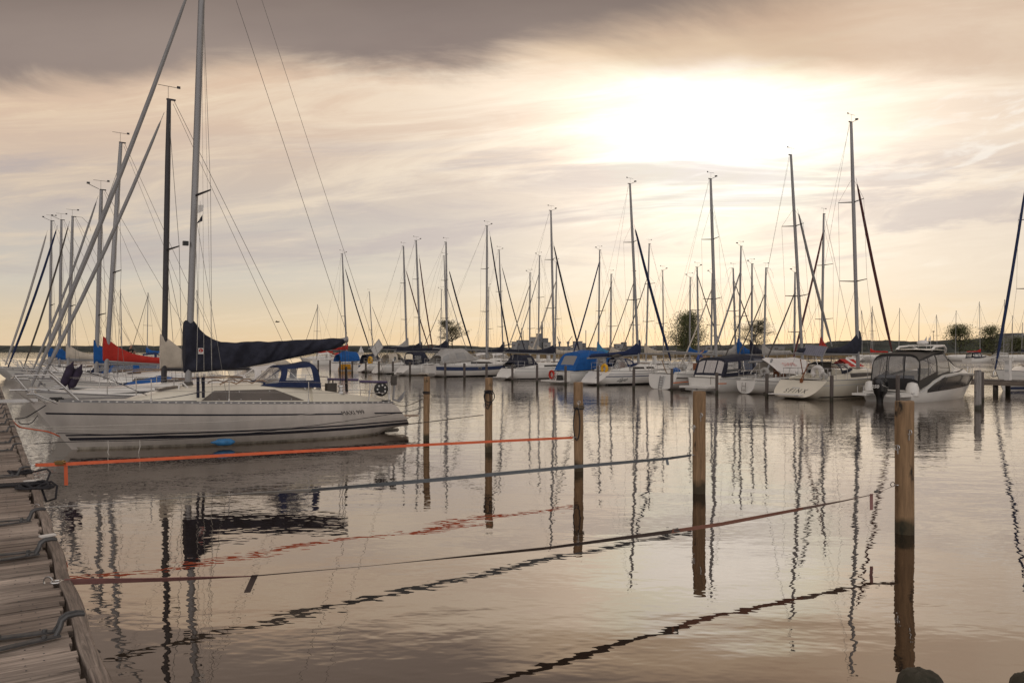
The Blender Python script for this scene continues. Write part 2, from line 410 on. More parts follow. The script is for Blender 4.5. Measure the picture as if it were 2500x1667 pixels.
_HC = {}
def hoop(h, v):                 # v runs evenly along the arch from the port foot to the starboard foot
    xb, hw, zb, xt, zt, p = h
    key = (round(hw, 3), round(zt-zb, 3), p)
    if key not in _HC:
        pts = [(hw*math.copysign(abs(cos(t))**(2/p), cos(t)), (zt-zb)*max(0, sin(t))**(2/p)) for t in [pi*(.5-.5*cos(pi*i/400)) for i in range(401)]]
        acc = [0]
        for q, r in zip(pts, pts[1:]): acc.append(acc[-1]+hypot(r[0]-q[0], r[1]-q[1]))
        _HC[key] = [(l/acc[-1], y, z) for l, (y, z) in zip(acc, pts)]
    y, z = interp(max(0, min(1, v)), _HC[key])
    return Vector((lerp(xb, xt, z/(zt-zb)), y, zb+z))
def canopy(hoops, parent, mat, wins=(), caps=(), name='canopy', wmat='vinyl', wr=.012, label=None):
    """fabric stretched over hoops, clear panels left open in the fabric and filled by window meshes; caps: (hoop index, [(va, vb, wa, wb)])"""
    fab = MB(); wm = []
    for i in range(len(hoops)-1):
        ws = [w[1:] for w in wins if w[0] == i]
        vs = sorted(set([k/22 for k in range(23)]+[x for w in ws for x in w[:2]])); us = sorted(set([0, .25, .5, .75, 1]+[x for w in ws for x in w[2:]]))
        def pt(u, v):
            p = hoop(hoops[i], v).lerp(hoop(hoops[i+1], v), u); sag = sin(pi*u)*.02*sin(pi*v)
            nz = mn.noise(p*3.1)*wr
            return Vector((p.x, p.y*(1+nz*.5), p.z-sag+nz))
        rows = [[pt(u, v) for v in vs] for u in us]
        inw = lambda a, b: next((k for k, w in enumerate(ws) if w[0]-1e-6 < (vs[b]+vs[b+1])/2 < w[1]+1e-6 and w[2]-1e-6 < (us[a]+us[a+1])/2 < w[3]+1e-6), None)
        fab.grid(rows, keep=lambda a, b: inw(a, b) is None)
        for k in range(len(ws)):
            wm.append(MB().grid(rows, keep=lambda a, b, k=k: inw(a, b) == k))
    for ci, ws in caps:
        h = hoops[ci]
        vs = sorted(set([k/22 for k in range(23)]+[x for w in ws for x in w[:2]])); us = sorted(set([0, .2, .4, .6, .8, 1]+[x for w in ws for x in w[2:]]))
        def cp(u, v):
            p = hoop(h, v); q = Vector((h[0], p.y, h[2])); return p.lerp(q, u)
        rows = [[cp(u, v) for v in vs] for u in us]
        inw = lambda a, b: next((k for k, w in enumerate(ws) if w[0] < (vs[b]+vs[b+1])/2 < w[1] and w[2] < (us[a]+us[a+1])/2 < w[3]), None)
        fab.grid(rows, keep=lambda a, b: inw(a, b) is None)
        for k in range(len(ws)): wm.append(MB().grid(rows, keep=lambda a, b, k=k: inw(a, b) == k))
    fo = build(name, fab, mat, parent, 60, label)
    for w in wm:
        if w.f: build('window', w, wmat, fo, 60)
    return fo

def rail(parent, pts, r=.014, name='rail', mat='steel'):
    mb = MB()
    for p in pts: mb.tube(p, r, 6)
    return build(name, mb, mat, parent)

def sail_cover(parent, xm, zb, Lb, mat, hi=.85, lo=.22, w=.13, drop=0., seed=0, name='sail_cover', collar=.25):
    """cover over a sail stowed on its boom, climbing the mast like a collar"""
    mb = MB(); rows = []; n = 26
    for i in range(n+1):
        d = Lb*i/n; q = d/Lb
        top = zb+drop*q+lo*(1-q*.25)+(hi-lo)*exp(-(d/(.16*Lb))**1.35); bot = zb+drop*q-.09
        if q > .965: top = lerp(top, bot, .45)
        ww = w*lerp(1, .62, q); x = xm+.10-d*1.0
        row = []
        for j in range(14):
            a = 2*pi*j/14; cz, cy = sin(a), cos(a)
            z = lerp(bot, top, .5+.5*cz); narrow = lerp(1.1, .55, (.5+.5*cz)*smooth(d/.3)) if top-bot > .5 else 1
            nz = mn.noise(Vector((x*2.2+seed*7, z*3, cy*1.5+seed)))*.05
            row.append(Vector((x, cy*ww*narrow*(1+nz*4), z+nz*.6*(1 if cz > -.5 else .3))))
        rows.append(row)
    mb.grid(rows, cv=True); mb.poly(rows[0]); mb.poly(rows[-1])
    return build(name, mb, mat, parent, 70)

def rig(root, xm, zd, top, boom=None, spr=(.5,), jib=None, fs=None, hull=None, mat='alu', mr=.075, wire=.008, back=None, cover=None, coverhi=.85, vane=True, shrouds=True, seed=0, sprw=.82, lazy=False):
    """mast, spreaders, standing rigging, boom, stowed sail; top = masthead (x, z); jib = (mat, radius); fs = ((x,z) top, (x,z) foot)"""
    xt, zt = top
    mp = lambda f: Vector((lerp(xm, xt, f), 0, lerp(zd, zt, f)))
    mb = MB().tube([mp(0), mp(.3), mp(.6), mp(.8), mp(1)], [mr, mr, mr, mr*.95, mr*.72], 10, asp=1.0)
    mast = build('mast', mb, mat, root)
    hd = MB().box(mp(1)+Vector((-.06, 0, .03)), (.26, .06, .045)).tube([mp(1)+Vector((.02, 0, .05)), mp(1)+Vector((.02, 0, .42))], .006, 4)
    if vane:
        q = mp(1)+Vector((.02, 0, .42)); hd.tube([q-Vector((.32, 0, 0)), q+Vector((.3, 0, .01))], .008, 4).box(q-Vector((.3, 0, -.02)), (.10, .01, .08))
        if seed % 2: hd.tube([mp(1)+Vector((.1, 0, .05)), mp(1)+Vector((.5, .02, .22))], .012, 4).box(mp(1)+Vector((.52, .02, .27)), (.12, .12, .07))
        elif seed % 3 == 0: hd.tube([mp(1)+Vector((-.1, 0, .05)), mp(1)+Vector((-.5, .0, .02)), mp(1)+Vector((-.85, 0, -.35)), mp(1)+Vector((-.95, 0, -.75))], .009, 4)
    build('masthead_vane', hd, 'alu_dark', mast)
    tips = {1: [], -1: []}
    for f in spr:
        for sg in (1, -1):
            a = mp(f); b = a+Vector((-.22, sg*sprw*(1-.18*f), .06)); tips[sg].append(b)
            build('spreader', MB().tube([a, b], [.035, .02], 5), 'alu_dark' if mat == 'alu' else mat, mast)
    if shrouds and hull:
        xc = xm-.28; chain = lambda sg: Vector((xc, sg*max(.5, hull.half(hull.tx(xc))-.16), hull.deck(xc)))
        up = .985 if fs is None or fs[0] is None else max(.5, min(.99, (fs[0][1]-zd)/(zt-zd)))
        for sg in (1, -1):
            w = MB().tube([mp(up)]+list(reversed(tips[sg]))+[chain(sg)], wire, 4, cap=False)
            w.tube([mp(spr[0]-.02), chain(sg)+Vector((-.35, 0, 0))], wire*.9, 4, cap=False)
            build('shroud', w, 'wire', root)
    if fs:
        (fx, fz), (bx, bz) = fs
        a, b = Vector((fx, 0, fz)), Vector((bx, 0, bz))
        if jib:
            m_, r_ = jib
            pts = [a.lerp(b, q) for q in (0, .03, .05, .12, .3, .5, .7, .88, .97, 1)]
            pts = [p+Vector((-.10*sin(pi*q), 0, 0)) for p, q in zip(pts, (0, .03, .05, .12, .3, .5, .7, .88, .97, 1))]
            build('furled_jib', MB().tube(pts, [wire, wire, r_*.55, r_*.8, r_*.97, r_, r_*1.05, r_*.98, r_*.6, r_*.5], 8), m_, root)
        else:
            build('forestay', MB().tube([a, b], wire*1.15, 4, cap=False), 'wire', root)
    if back:
        bx, bz, split = back
        q = mp(1)+Vector((-.15, 0, 0)); w = MB()
        if split:
            k = Vector((lerp(xt, bx, .72), 0, lerp(zt, bz, .72))); w.tube([q, k], wire, 4, cap=False)
            for sg in (1, -1): w.tube([k, Vector((bx, sg*split, bz))], wire, 4, cap=False)
        else: w.tube([q, Vector((bx, 0, bz))], wire, 4, cap=False)
        build('backstay', w, 'wire', root)
    if boom:
        zb, Lb, drop = boom
        build('boom', MB().tube([(xm-.06, 0, zb-.1), (xm-Lb-.1, 0, zb-.1+drop)], .06, 8), 'alu' if mat == 'alu' else mat, root)
        xe, ze = xm-Lb*.9, zb-.1+drop*.9
        build('mainsheet', MB().tube([(xe+.3, 0, ze), (xe+.25, 0, hull.deck(xe)+.1 if hull else .9)], .012, 4).tube([(xe+.36, .02, ze), (xe+.42, .03, hull.deck(xe)+.1 if hull else .9)], .012, 4), 'rope_white', root)
        if cover: sail_cover(root, xm, zb, Lb, cover, hi=coverhi, drop=drop, seed=seed)
        build('topping_lift', MB().tube([mp(.99)+Vector((-.12, 0, 0)), (xm-Lb, 0, zb+drop)], wire*.8, 4, cap=False), 'wire', root)
    return mast

def guard(root, hull, x0, x1, hgt=.58, n=4, wires=2, bow=True, stern=True, inset=.07, r=.013, off_bow=.15):
    """pulpit, pushpit, stanchions and guard wires"""
    ed = lambda x, sg, ins=inset: Vector((x, sg*max(.06, hull.half(hull.tx(x))-ins), hull.deck(x, 9)))
    for sg in (1, -1):
        for i in range(n):
            x = lerp(x0, x1, (i+.5)/n); p = ed(x, sg)
            build('stanchion', MB().tube([p, p+Vector((0, sg*.02, hgt))], r*.9, 6), 'steel', root)
        w = MB()
        for k in range(wires):
            z = hgt*(1-.48*k)
            w.tube([ed(lerp(x0, x1, i/10), sg)+Vector((0, sg*.02, z)) for i in range(11)], .0045, 4, cap=False)
        build('guard_wire', w, 'steel', root)
    if bow:
        xb = hull.L; pts = []
        for sg in (1, -1):
            pts.append([ed(x1, sg), ed(x1, sg)+Vector((.1, 0, hgt)), ])
        top = [ed(x1, 1)+Vector((.1, .02, hgt)), Vector((xb-.35, .26, hull.fb[2]+hgt+.03)), Vector((xb+off_bow, .17, hull.fb[2]+hgt+.04)), Vector((xb+off_bow, -.17, hull.fb[2]+hgt+.04)), Vector((xb-.35, -.26, hull.fb[2]+hgt+.03)), ed(x1, -1)+Vector((.1, -.02, hgt))]
        mid = [p-Vector((.06, 0, hgt*.5)) for p in top]
        legs = [[Vector((xb-.4, sg*.16, hull.fb[2])), Vector((xb+off_bow-.05, sg*.17, hull.fb[2]+hgt+.02))] for sg in (1, -1)]
        legs += [[ed(xb-.95, sg, .05), Vector((xb-.35, sg*.26, hull.fb[2]+hgt+.03))] for sg in (1, -1)]
        rail(root, [top, mid]+pts+legs, r, 'pulpit')
    if stern:
        xs = hull.xt+.12; top = [ed(x0, 1)+Vector((0, 0, hgt)), ed(xs, 1)+Vector((0, 0, hgt)), ed(xs, 1, .3)+Vector((-.1, 0, hgt)), ed(xs, -1, .3)+Vector((-.1, 0, hgt)), ed(xs, -1)+Vector((0, 0, hgt)), ed(x0, -1)+Vector((0, 0, hgt))]
        legs = [[ed(x, sg), ed(x, sg)+Vector((0, 0, hgt))] for x in (xs+.02, x0) for sg in (1, -1)]
        rail(root, [top, [p-Vector((0, 0, hgt*.5)) for p in top]]+legs, r, 'pushpit')

def fender(x, y, z, root=None, r=.11, h=.55, mat='fender_navy'):
    mb = MB().lathe([(.01, -h/2-.05), (r*.5, -h/2-.01), (r*.95, -h/2+.07), (r, 0), (r*.95, h/2-.07), (r*.45, h/2), (.025, h/2+.05), (.010, h/2+.10)], 12)
    return mb
def yacht(name, label, fr, L=9.2, B=3.1, hullkw=None, mast=None, fs=None, jib=None, boom=None, cover=None, col='gel', house=None, wins=None, stripe=(), hood=None, cat='sailboat', group=None, d=2, spr=(.36, .68), back=True, mmat='alu', seed=0, mr=.08, coverhi=.85, deckcol='deckpaint', vis=None, transomcol=None):
    """sailing yacht; mast = (x at deck, (x, z) masthead); vis = side (+1 port, -1 starboard) turned to the viewer"""
    root = empty(name, fr.o, fr.a, label, cat, group)
    h = Hull(L=L, B=B, **(hullkw or {})); root_h = build('hull', h.mesh(26 if d > 1 else 18, 9), col, root, 50)
    build('deck', h.deckmesh(), deckcol, root, 60)
    for sg in (1, -1):
        for (z0, z1, t0, t1, m_, frm) in stripe:
            build('stripe', h.strip(z0, z1, t0, t1, sg, frm=frm), m_, root_h, 60)
        build('toe_rail', MB().tube(h.edge(.03, .02, sg), .022, 4), 'alu' if d > 1 else 'gel_grey', root_h)
    hs = House(h, house or [(L*.30, B*.30, .46), (L*.45, B*.31, .46), (L*.62, B*.24, .34), (L*.76, B*.12, .03)])
    ho = build('coachroof', hs.mesh(), col if col in ('gel', 'gel_cream') else 'gel', root, 40)
    for q in (wins if wins is not None else [((L*.36, L*.48), (L*.365, L*.475), (.35, .8)), ((L*.50, L*.60), (L*.505, L*.59), (.35, .8))]):
        for sg in (1, -1): build('window', hs.window(q, sg), 'glass_dark', ho, 60)
    if d > 1:
        xh = L*.58; build('hatch', MB().box((xh, 0, hs.top(xh)+.03), (.5, .5, .05)), 'glass_smoke', ho)
        for sg in (1, -1):
            build('grab_rail', MB().tube([(x, sg*B*.17, hs.top(x, B*.17)+.07) for x in [lerp(L*.34, L*.58, i/6) for i in range(7)]], .015, 5), 'teak', ho)
    # cockpit coamings with winches
    for sg in (1, -1):
        x0, x1 = h.xt+.25, L*.31; rows = []
        for i in range(7):
            x = lerp(x0, x1, i/6); y = sg*(h.half(h.tx(x))*.66); z = h.deck(x, 9); k = lerp(.14, .30, i/6)
            rows.append([Vector((x, y+sg*.14, z)), Vector((x, y+sg*.09, z+k)), Vector((x, y-sg*.07, z+k)), Vector((x, y-sg*.12, z))])
        mb = MB().grid(rows); mb.poly(rows[0]); mb.poly(rows[-1]); build('coaming', mb, col if col in ('gel', 'gel_cream') else 'gel', root, 40)
        if d > 1:
            x = L*.2; y = sg*h.half(h.tx(x))*.67
            build('winch', MB().lathe([(.075, 0), (.07, .05), (.05, .07), (.05, .13), (.07, .15), (.065, .18), (.02, .19)], 12, (x, y, h.deck(x, 9)+.22)), 'steel', root)
    guard(root, h, h.xt+.7, L-.9, n=4 if d > 1 else 3, wires=2 if d > 1 else 1)
    if mast:
        xm, top = mast; zd = hs.top(xm)-.05 if hs.st[0][0] < xm < hs.st[-1][0] else h.deck(xm)
        rig(root, xm, zd, top, boom, spr, jib, fs, h, mmat, mr, .0075 if d > 1 else .009, (h.xt+.1, h.fb[0]+.1, h.half(0)*.8 if seed % 2 else 0) if back else None, cover, coverhi, seed=seed)
    if hood:
        zd = h.deck(L*.33)
        hm, hx, hz = hood
        x0 = L*.36+hx
        canopy([(x0+.5, B*.30, zd+.42, x0+.35, zd+.55, 3), (x0+.1, B*.32, zd+.30, x0-.05, zd+hz, 3), (x0-.55, B*.33, zd+.18, x0-.75, zd+hz+.08, 3)], root, hm,
               wins=[(0, .06, .28, .2, .85), (0, .34, .66, .2, .85), (0, .72, .94, .2, .85), (1, .06, .21, .2, .8), (1, .79, .94, .2, .8)] if d > 1 else [], name='sprayhood')
    return root, h, hs
def from_px(fr, base, top, fst=None, fsb=None):
    a, b = fr.loc(*base), fr.loc(*top)
    out = dict(mast=(a.x, (b.x, b.z)))
    if fst:
        c, e = fr.loc(*fst), fr.loc(*fsb)
        out['fs'] = ((c.x, c.z), (e.x, e.z))
    return out
# ------------------------------------------------------------------ the big sloop in front
FR = Frame(10.07, 21.2, -1)
def main_boat():
    root = empty('sailboat', FR.o, FR.a, 'long white sloop moored bow to the wooden jetty under a dark navy sail cover', 'sailboat', 'sailboats along the near jetty')
    h = Hull(L=9.06, B=3.1, fb=(.85, 1.02, 1.15), ft=.66, sm=.42, xw=8.19, xt=.42, xb=-.28, zb=.14, e=(.5, 1.0), bowp=2.0)
    hull = build('hull', h.mesh(44, 14), 'gel_main', root, 55)
    build('deck', h.deckmesh(34), 'deckpaint', root, 60)
    for sg in (1, -1): build('waterline_stain', h.strip(-.03, .055, .02, .985, sg, n=40, off=.003), 'stain', hull, 60)
    for sg in (1, -1):
        build('stripe', h.strip(.255, .295, .22, .985, sg, frm='s', off=.004), 'stripe_navy', hull, 60, 'thin navy line below the gunwale')
        build('stripe', h.strip(.255, .295, .0, .105, sg, frm='s', off=.004), 'stripe_navy', hull, 60)
        build('stripe', h.strip(.215, .285, .0, .985, sg, n=40, off=.004), 'stripe_navy', hull, 60, 'broad navy boot stripe')
        build('stripe', h.strip(.325, .36, .0, .985, sg, n=40, off=.004), 'stripe_navy', hull, 60, 'narrow navy boot stripe')
        tr = MB()
        e0 = h.edge(.02, .0, sg, 0, .93, 40); e1 = h.edge(.015, .055, sg, 0, .93, 40)
        tr.grid([[a, b, b-Vector((0, sg*.03, 0)), a-Vector((0, sg*.03, 0))] for a, b in zip(e0, e1)], cv=True)
        t = build('toe_rail', tr, 'alu', hull, 30)
    ed = h.edge(.012, .028, 1, .02, .92, 90)
    for i in range(0, 90, 2):   # the row of oval slots along the rail
        a = ed[i]; build('rail_slot', MB().box(a+Vector((0, .006, 0)), (.045, .01, .026)), 'plastic_white', hull)
    hs = House(h, [(2.65, .96, .47), (3.8, 1.03, .45), (5.6, .96, .36), (6.3, .72, .22), (7.05, .30, .015)], inset=.80)
    ho = build('coachroof', hs.mesh(30), 'gel_cream', root, 40)
    for sg in (1, -1):
        w = build('window', hs.window(((5.52, 2.95), (5.2, 3.72), (.12, .98)), sg, 26), 'glass_smoke', ho, 60)
        for xs_, f in ((5.1, .2), (4.6, .85), (4.1, .2), (4.58, .2), (3.3, .2), (3.85, .85)):
            build('screw', MB().lathe([(.018, -.004), (.014, .006)], 8, hs.sidept(xs_, f, .012, sg), 'Y'), 'steel', w)
        build('stripe', MB().grid([[hs.sidept(lerp(5.62, 6.85, i/14), f, .006, sg) for f in (.06, .12)] for i in range(15)]), 'stripe_navy', ho, 60)
        build('stripe', MB().grid([[hs.sidept(lerp(5.4, 6.75, i/14), lerp(.93, .2, i/14)+k, .006, sg) for k in (0, .07)] for i in range(15)]), 'stripe_navy', ho, 60)
        build('grab_rail', MB().tube([(x, sg*.62, hs.top(x, .6)+(.07 if i % 3 else .01)) for i, x in enumerate([lerp(5.0, 3.4, i/12) for i in range(13)])], .017, 6), 'teak', ho)
        build('side_deck_teak', MB().grid([[Vector((x, sg*(h.half(h.tx(x))-.12-k), h.deck(x, 9)+.012)) for k in (0, .38)] for x in [lerp(.7, 2.5, i/8) for i in range(9)]]), 'teak', root, 60)
    build('hatch', MB().box((6.1, 0, hs.top(6.1)+.02), (.5, .52, .05), ry=.1), 'glass_smoke', ho)
    build('sliding_hatch', MB().box((3.2, 0, hs.top(3.2)+.05), (1.0, .75, .09)), 'gel', ho)
    # bow handle over the foredeck, coamings, winches
    p = FR.loc(435, 962, .55); rail(root, [[p, p+Vector((-.03, 0, .24)), p+Vector((-.1, 0, .28)), p+Vector((-.34, .05, .02))]], .022, 'vent_guard', 'plastic_white')
    for sg in (1, -1):
        rows = []
        for i in range(11):
            x = lerp(.62, 2.75, i/10); y = sg*lerp(.74, .93, i/10); z = h.deck(x, 9); k = lerp(.13, .37, (i/10)**1.2)
            rows.append([Vector((x, y+sg*.16, z)), Vector((x, y+sg*.08, z+k*.85)), Vector((x, y+sg*.02, z+k)), Vector((x, y-sg*.12, z+k)), Vector((x, y-sg*.14, z))])
        mb = MB().grid(rows); mb.poly(rows[0]); mb.poly(rows[-1]); build('coaming', mb, 'gel_cream', root, 45)
        for x in (1.9,):
            build('winch', MB().lathe([(.10, 0), (.095, .06), (.06, .08), (.06, .17), (.09, .19), (.085, .23), (.03, .25)], 16, (x, sg*.86, h.deck(x, 9)+.24)), 'steel', root)
    build('companion_block', MB().box((1.72, -.35, 1.22), (.28, .2, .34)).box((1.66, -.35, 1.42), (.03, .03, .12)).box((1.78, -.35, 1.42), (.03, .03, .12)), 'taupe', root)
    # sprayhood
    zc = hs.top(3.7)-.06
    canopy([(4.05, .82, zc, 3.9, zc+.06, 3.2), (3.62, .90, zc-.05, 3.36, zc+.50, 3.0), (2.55, .98, 1.34, 2.62, 2.02, 3.0), (2.5, .98, 1.30, 2.56, 1.98, 3.0)], root, 'navy_blue', name='sprayhood',
           wins=[(0, .05, .26, .12, .88), (0, .30, .70, .12, .88), (0, .74, .95, .12, .88), (1, .07, .22, .12, .86), (1, .78, .93, .12, .86)])
    rail(root, [[hoop((2.5, .95, 1.3, 2.56, 1.95, 3), v/12) for v in range(13)], [hoop((2.9, .92, 1.3, 3.36, zc+.46, 3), v/12) for v in range(13)]], .013, 'hood_bow')
    # guard rails
    ed = lambda x, sg=1, i=.08: Vector((x, sg*(h.half(h.tx(x))-i), h.deck(x, 9)))
    for px in (376, 559, 753):
        for sg in (1, -1):
            x = FR.loc(px, 970, 1.4).x; q = ed(x, sg)
            build('stanchion', MB().tube([q, q+Vector((0, 0, .56))], .012, 8).lathe([(.035, 0), (.025, .04), (.02, .12)], 8, q), 'steel', root)
    for sg in (1, -1):
        for z in (.55, .29):
            build('guard_wire', MB().tube([ed(lerp(.5, 8.2, i/14), sg)+Vector((0, 0, z-.012*sin(pi*((i % 5)/5)))) for i in range(15)], .0045, 4, cap=False), 'steel', root)
    zt = 1.74
    rail(root, [[ed(8.05, 1, .05), (8.62, .36, zt), (8.95, .27, zt+.02), (9.32, .18, zt), (9.37, .1, zt-.05), (9.37, -.1, zt-.05), (9.32, -.18, zt), (8.95, -.27, zt+.02), (8.62, -.36, zt), ed(8.05, -1, .05)],
                [(8.33, .42, 1.46), (9.0, .3, 1.43), (9.42, .2, 1.42), (9.42, -.2, 1.42), (9.0, -.3, 1.43), (8.33, -.42, 1.46)],
                [(8.72, .22, 1.12), (9.1, .24, 1.43), (9.32, .18, zt)], [(8.72, -.22, 1.12), (9.1, -.24, 1.43), (9.32, -.18, zt)], [(8.95, .13, 1.12), (9.36, .2, 1.44)], [(8.5, .3, 1.1), (8.95, .27, 1.33), (9.1, .24, 1.33)]], .016, 'pulpit')
    build('bow_roller', MB().box((9.25, .0, 1.16), (.75, .12, .035)).box((9.25, .055, 1.19), (.75, .015, .05)).box((9.25, -.055, 1.19), (.75, .015, .05)), 'steel', root)
    for sg in (1, -1):
        rail(root, [[ed(.55, sg), ed(.58, sg)+Vector((0, 0, .58)), ed(.5, sg, .35)+Vector((-.12, 0, .58))], [ed(1.25, sg), ed(1.1, sg)+Vector((.0, 0, .58)), ed(.58, sg)+Vector((0, 0, .58))], [ed(1.2, sg)+Vector((0, 0, .28)), ed(.55, sg)+Vector((0, 0, .28)), ed(.5, sg, .35)+Vector((-.08, 0, .28)), ed(.5, sg, .35)+Vector((-.1, 0, 0))], [ed(.5, sg, .35)+Vector((-.1, 0, 0)), ed(.5, sg, .35)+Vector((-.12, 0, .58))]], .014, 'pushpit')
        a = ed(1.5, sg)+Vector((0, 0, .585)); b = ed(.62, sg)+Vector((0, 0, .585))
        build('rail_pad', MB().tube([a, a.lerp(b, .5), b], .032, 8), 'purple_pad', root)
    # reel of anchor tape with holes, stern anchor
    c = FR.loc(930, 950, .98); rl = MB(); n = 28
    rl.lathe([(.03, -.035), (.185, -.035), (.195, -.03), (.195, .03), (.185, .035), (.03, .035)], n, c, 'Y')
    reel = build('tape_reel', rl, 'black', root, 40)
    for k in range(7):
        a = 2*pi*k/7; build('reel_hole', MB().lathe([(.026, -.042), (.026, .042)], 10, c+Vector((.118*cos(a), 0, .118*sin(a))), 'Y'), 'plastic_white', reel)
    q = FR.loc(955, 965, .62)
    an = MB().tube([q+Vector((-.12, 0, .5)), q+Vector((-.08, 0, .1)), q+Vector((-.06, 0, -.12)), q+Vector((-.25, 0, -.17)), q+Vector((-.42, .02, -.02))], [.03, .035, .04, .035, .008], 6)
    an.prism([q+Vector((-.22, -.1, -.15)), q+Vector((-.46, 0, .16)), q+Vector((-.30, .1, -.12))], (0.02, 0, -.02))
    build('anchor', an, 'alu', root, 40)
    build('anchor_housing', MB().box(q+Vector((-.08, 0, .42)), (.14, .12, .26)), 'taupe', root)
    for sg in (1, -1):
        q = ed(.62, sg, .12); build('cleat', MB().tube([q+Vector((-.13, 0, .07)), q+Vector((.13, 0, .07))], .02, 6).tube([q, q+Vector((0, 0, .07))], .025, 6), 'black', root)
        q = ed(8.5, sg, .1); build('cleat', MB().tube([q+Vector((-.13, 0, .07)), q+Vector((.13, 0, .07))], .02, 6).tube([q, q+Vector((0, 0, .07))], .025, 6), 'black', root)
    build('boarding_plank', MB().box((-.42, .25, .42), (.5, .34, .03)).tube([(-.1, .3, .25), (-.5, .3, .41)], .012, 5), 'teak', root)
    # lettering on the topsides
    x0 = 1.98; zt0 = .62
    def on_side(tx, ty):
        t = h.tx(x0-tx); return h.side(t, zt0+ty, .008)
    text_mesh('lettering', 'MAXI 999', .155, on_side, 'black', hull, shear=.28, width=1.1)
    # two upright pads beside the shrouds
    for px in (483.5, 496.5):
        a = FR.loc(px, 971, 1.15); build('shroud_pad', MB().tube([a, a+Vector((0, -.0, .50))], .036, 8), 'navy', root)
    # rig
    xm, zd = 5.62, 1.40
    rig(root, xm, zd, (5.16, 15.1), None, (.352,), ('jib_grey', .052), ((5.50, 11.7), (9.0, 1.5)), h, 'alu', .084, .0055, (.05, 1.1, .0), vane=True, seed=0, sprw=.75)
    mast = [o for o in root.children if o.name.startswith('mast') and not o.name.startswith('masth')][0]
    q = Vector((5.33, .0, 9.1))
    for z, r in ((5.0, .05),):
        build('deck_light', MB().box((xm-.1+.17, .06, z), (.13, .1, .11)), 'black', mast)
    build('mast_collar', MB().lathe([(.13, 0), (.13, .1), (.10, .16)], 14, (xm, 0, zd-.03)), 'taupe', mast)
    build('forestay_drum', MB().lathe([(.05, 0), (.09, .01), (.09, .03), (.06, .04), (.06, .1), (.09, .11), (.09, .13), (.04, .14)], 14, (8.97, 0, 1.33)), 'steel', root)
    # boom and the sail cover traced along its outline
    a, b = FR.loc(455, 906), FR.loc(848, 829)
    build('boom', MB().tube([a.lerp(b, .0), a.lerp(b, .93)], .045, 10), 'alu', root)
    build('boom_end', MB().tube([a.lerp(b, .9), a.lerp(b, 1.0)], [.075, .07], 12).lathe([(.09, 0), (.09, .05), (.05, .07)], 12, b+Vector((0, 0, 0)), 'X'), 'alu', root)
    top = [(188, 140), (206, 124), (283, 126), (315, 165), (345, 210), (400, 265), (470, 305), (550, 331), (700, 336), (800, 328), (900, 327), (1000, 331), (1100, 322), (1300, 312), (1420, 308), (1500, 303), (1600, 299), (1680, 297), (1712, 306), (1724, 330)]
    bot = [(188, 622), (200, 628), (400, 616), (600, 598), (800, 572), (1000, 536), (1200, 492), (1400, 452), (1550, 416), (1640, 400), (1700, 372), (1724, 345)]
    rows = []; n = 110
    for i in range(n+1):
        px = lerp(190, 1724, (i/n)**1.15)
        zt_ = FR.loc(400+px/3.92, 750+interp(px, top)/3.92); zb_ = FR.loc(400+px/3.92, 750+interp(px, bot)/3.92)
        q = i/n; w = lerp(.17, .12, q)*(.9 if q < .98 else .6); row = []; m = 44
        for j in range(m):
            an_ = 2*pi*j/m; s_ = .5+.5*sin(an_); z = lerp(zb_.z, zt_.z, s_); hgt = zt_.z-zb_.z
            nar = lerp(1.05, .6, s_*smooth((px-215)/90)) if hgt > .45 else 1
            # slanting folds: hollows run aft and down from the top edge
            f1 = mn.noise(Vector((zt_.x*2.6+z*1.6, z*.9, 3)))*.5+mn.noise(Vector((zt_.x*5.2-z*3.4, z*1.4, 9)))*.28+abs(mn.noise(Vector((zt_.x*3.3+z*2.3, 2, z))))*.5
            f1 += .35*max(0, sin(zt_.x*7.5+z*5.5+2.2*mn.noise(Vector((zt_.x*1.3, z*2, 4)))))**3*smooth((px-190)/200)
            dw = f1*.15*(1 if cos(an_) > 0 else .6)
            row.append(Vector((zt_.x, cos(an_)*(w*nar)+math.copysign(1, cos(an_))*dw*min(1, abs(cos(an_))*2), z+mn.noise(Vector((zt_.x*3, 0, 1)))*.018*(s_ > .9))))
        rows.append(row)
    mb = MB().grid(rows, cv=True); mb.poly(rows[0]); mb.poly(rows[-1])
    sc = build('sail_cover', mb, 'navy', root, 80)
    # small square maker's patch on the cover: white field, red disc with a white sail line
    c = FR.loc(490, 857, .24); cx, cz, y = c.x, c.z, .262
    build('patch', MB().poly([(cx+.062, y, cz-.075), (cx-.062, y, cz-.075), (cx-.062, y, cz+.075), (cx+.062, y, cz+.075)]), 'plastic_white', sc, 0)
    build('patch_disc', MB().poly([(cx+.05*cos(a*pi/12), y+.004, cz+.014+.05*sin(a*pi/12)) for a in range(24)]), 'red', sc, 0)
    build('patch_line', MB().poly([(cx+.022, y+.008, cz-.03), (cx+.005, y+.008, cz+.045), (cx-.004, y+.008, cz+.045), (cx+.012, y+.008, cz-.03)]).poly([(cx-.012, y+.008, cz-.035), (cx+.002, y+.008, cz+.02), (cx-.02, y+.008, cz-.035)]), 'plastic_white', sc, 0)
    build('patch_text_bar', MB().poly([(cx+.045, y+.004, cz-.06), (cx-.045, y+.004, cz-.06), (cx-.045, y+.004, cz-.05), (cx+.045, y+.004, cz-.05)]), 'gel_grey', sc, 0)
    # halyards and the line falls at the boom end
    ml = MB()
    for px, py, qx, qy in ((838, 835, 835, 955), (842, 838, 843, 955), (828, 850, 832, 948)):
        ml.tube([FR.loc(px, py, 0), FR.loc(qx, qy, 0)], .008, 4)
    build('mainsheet', ml, 'rope_dark', root)
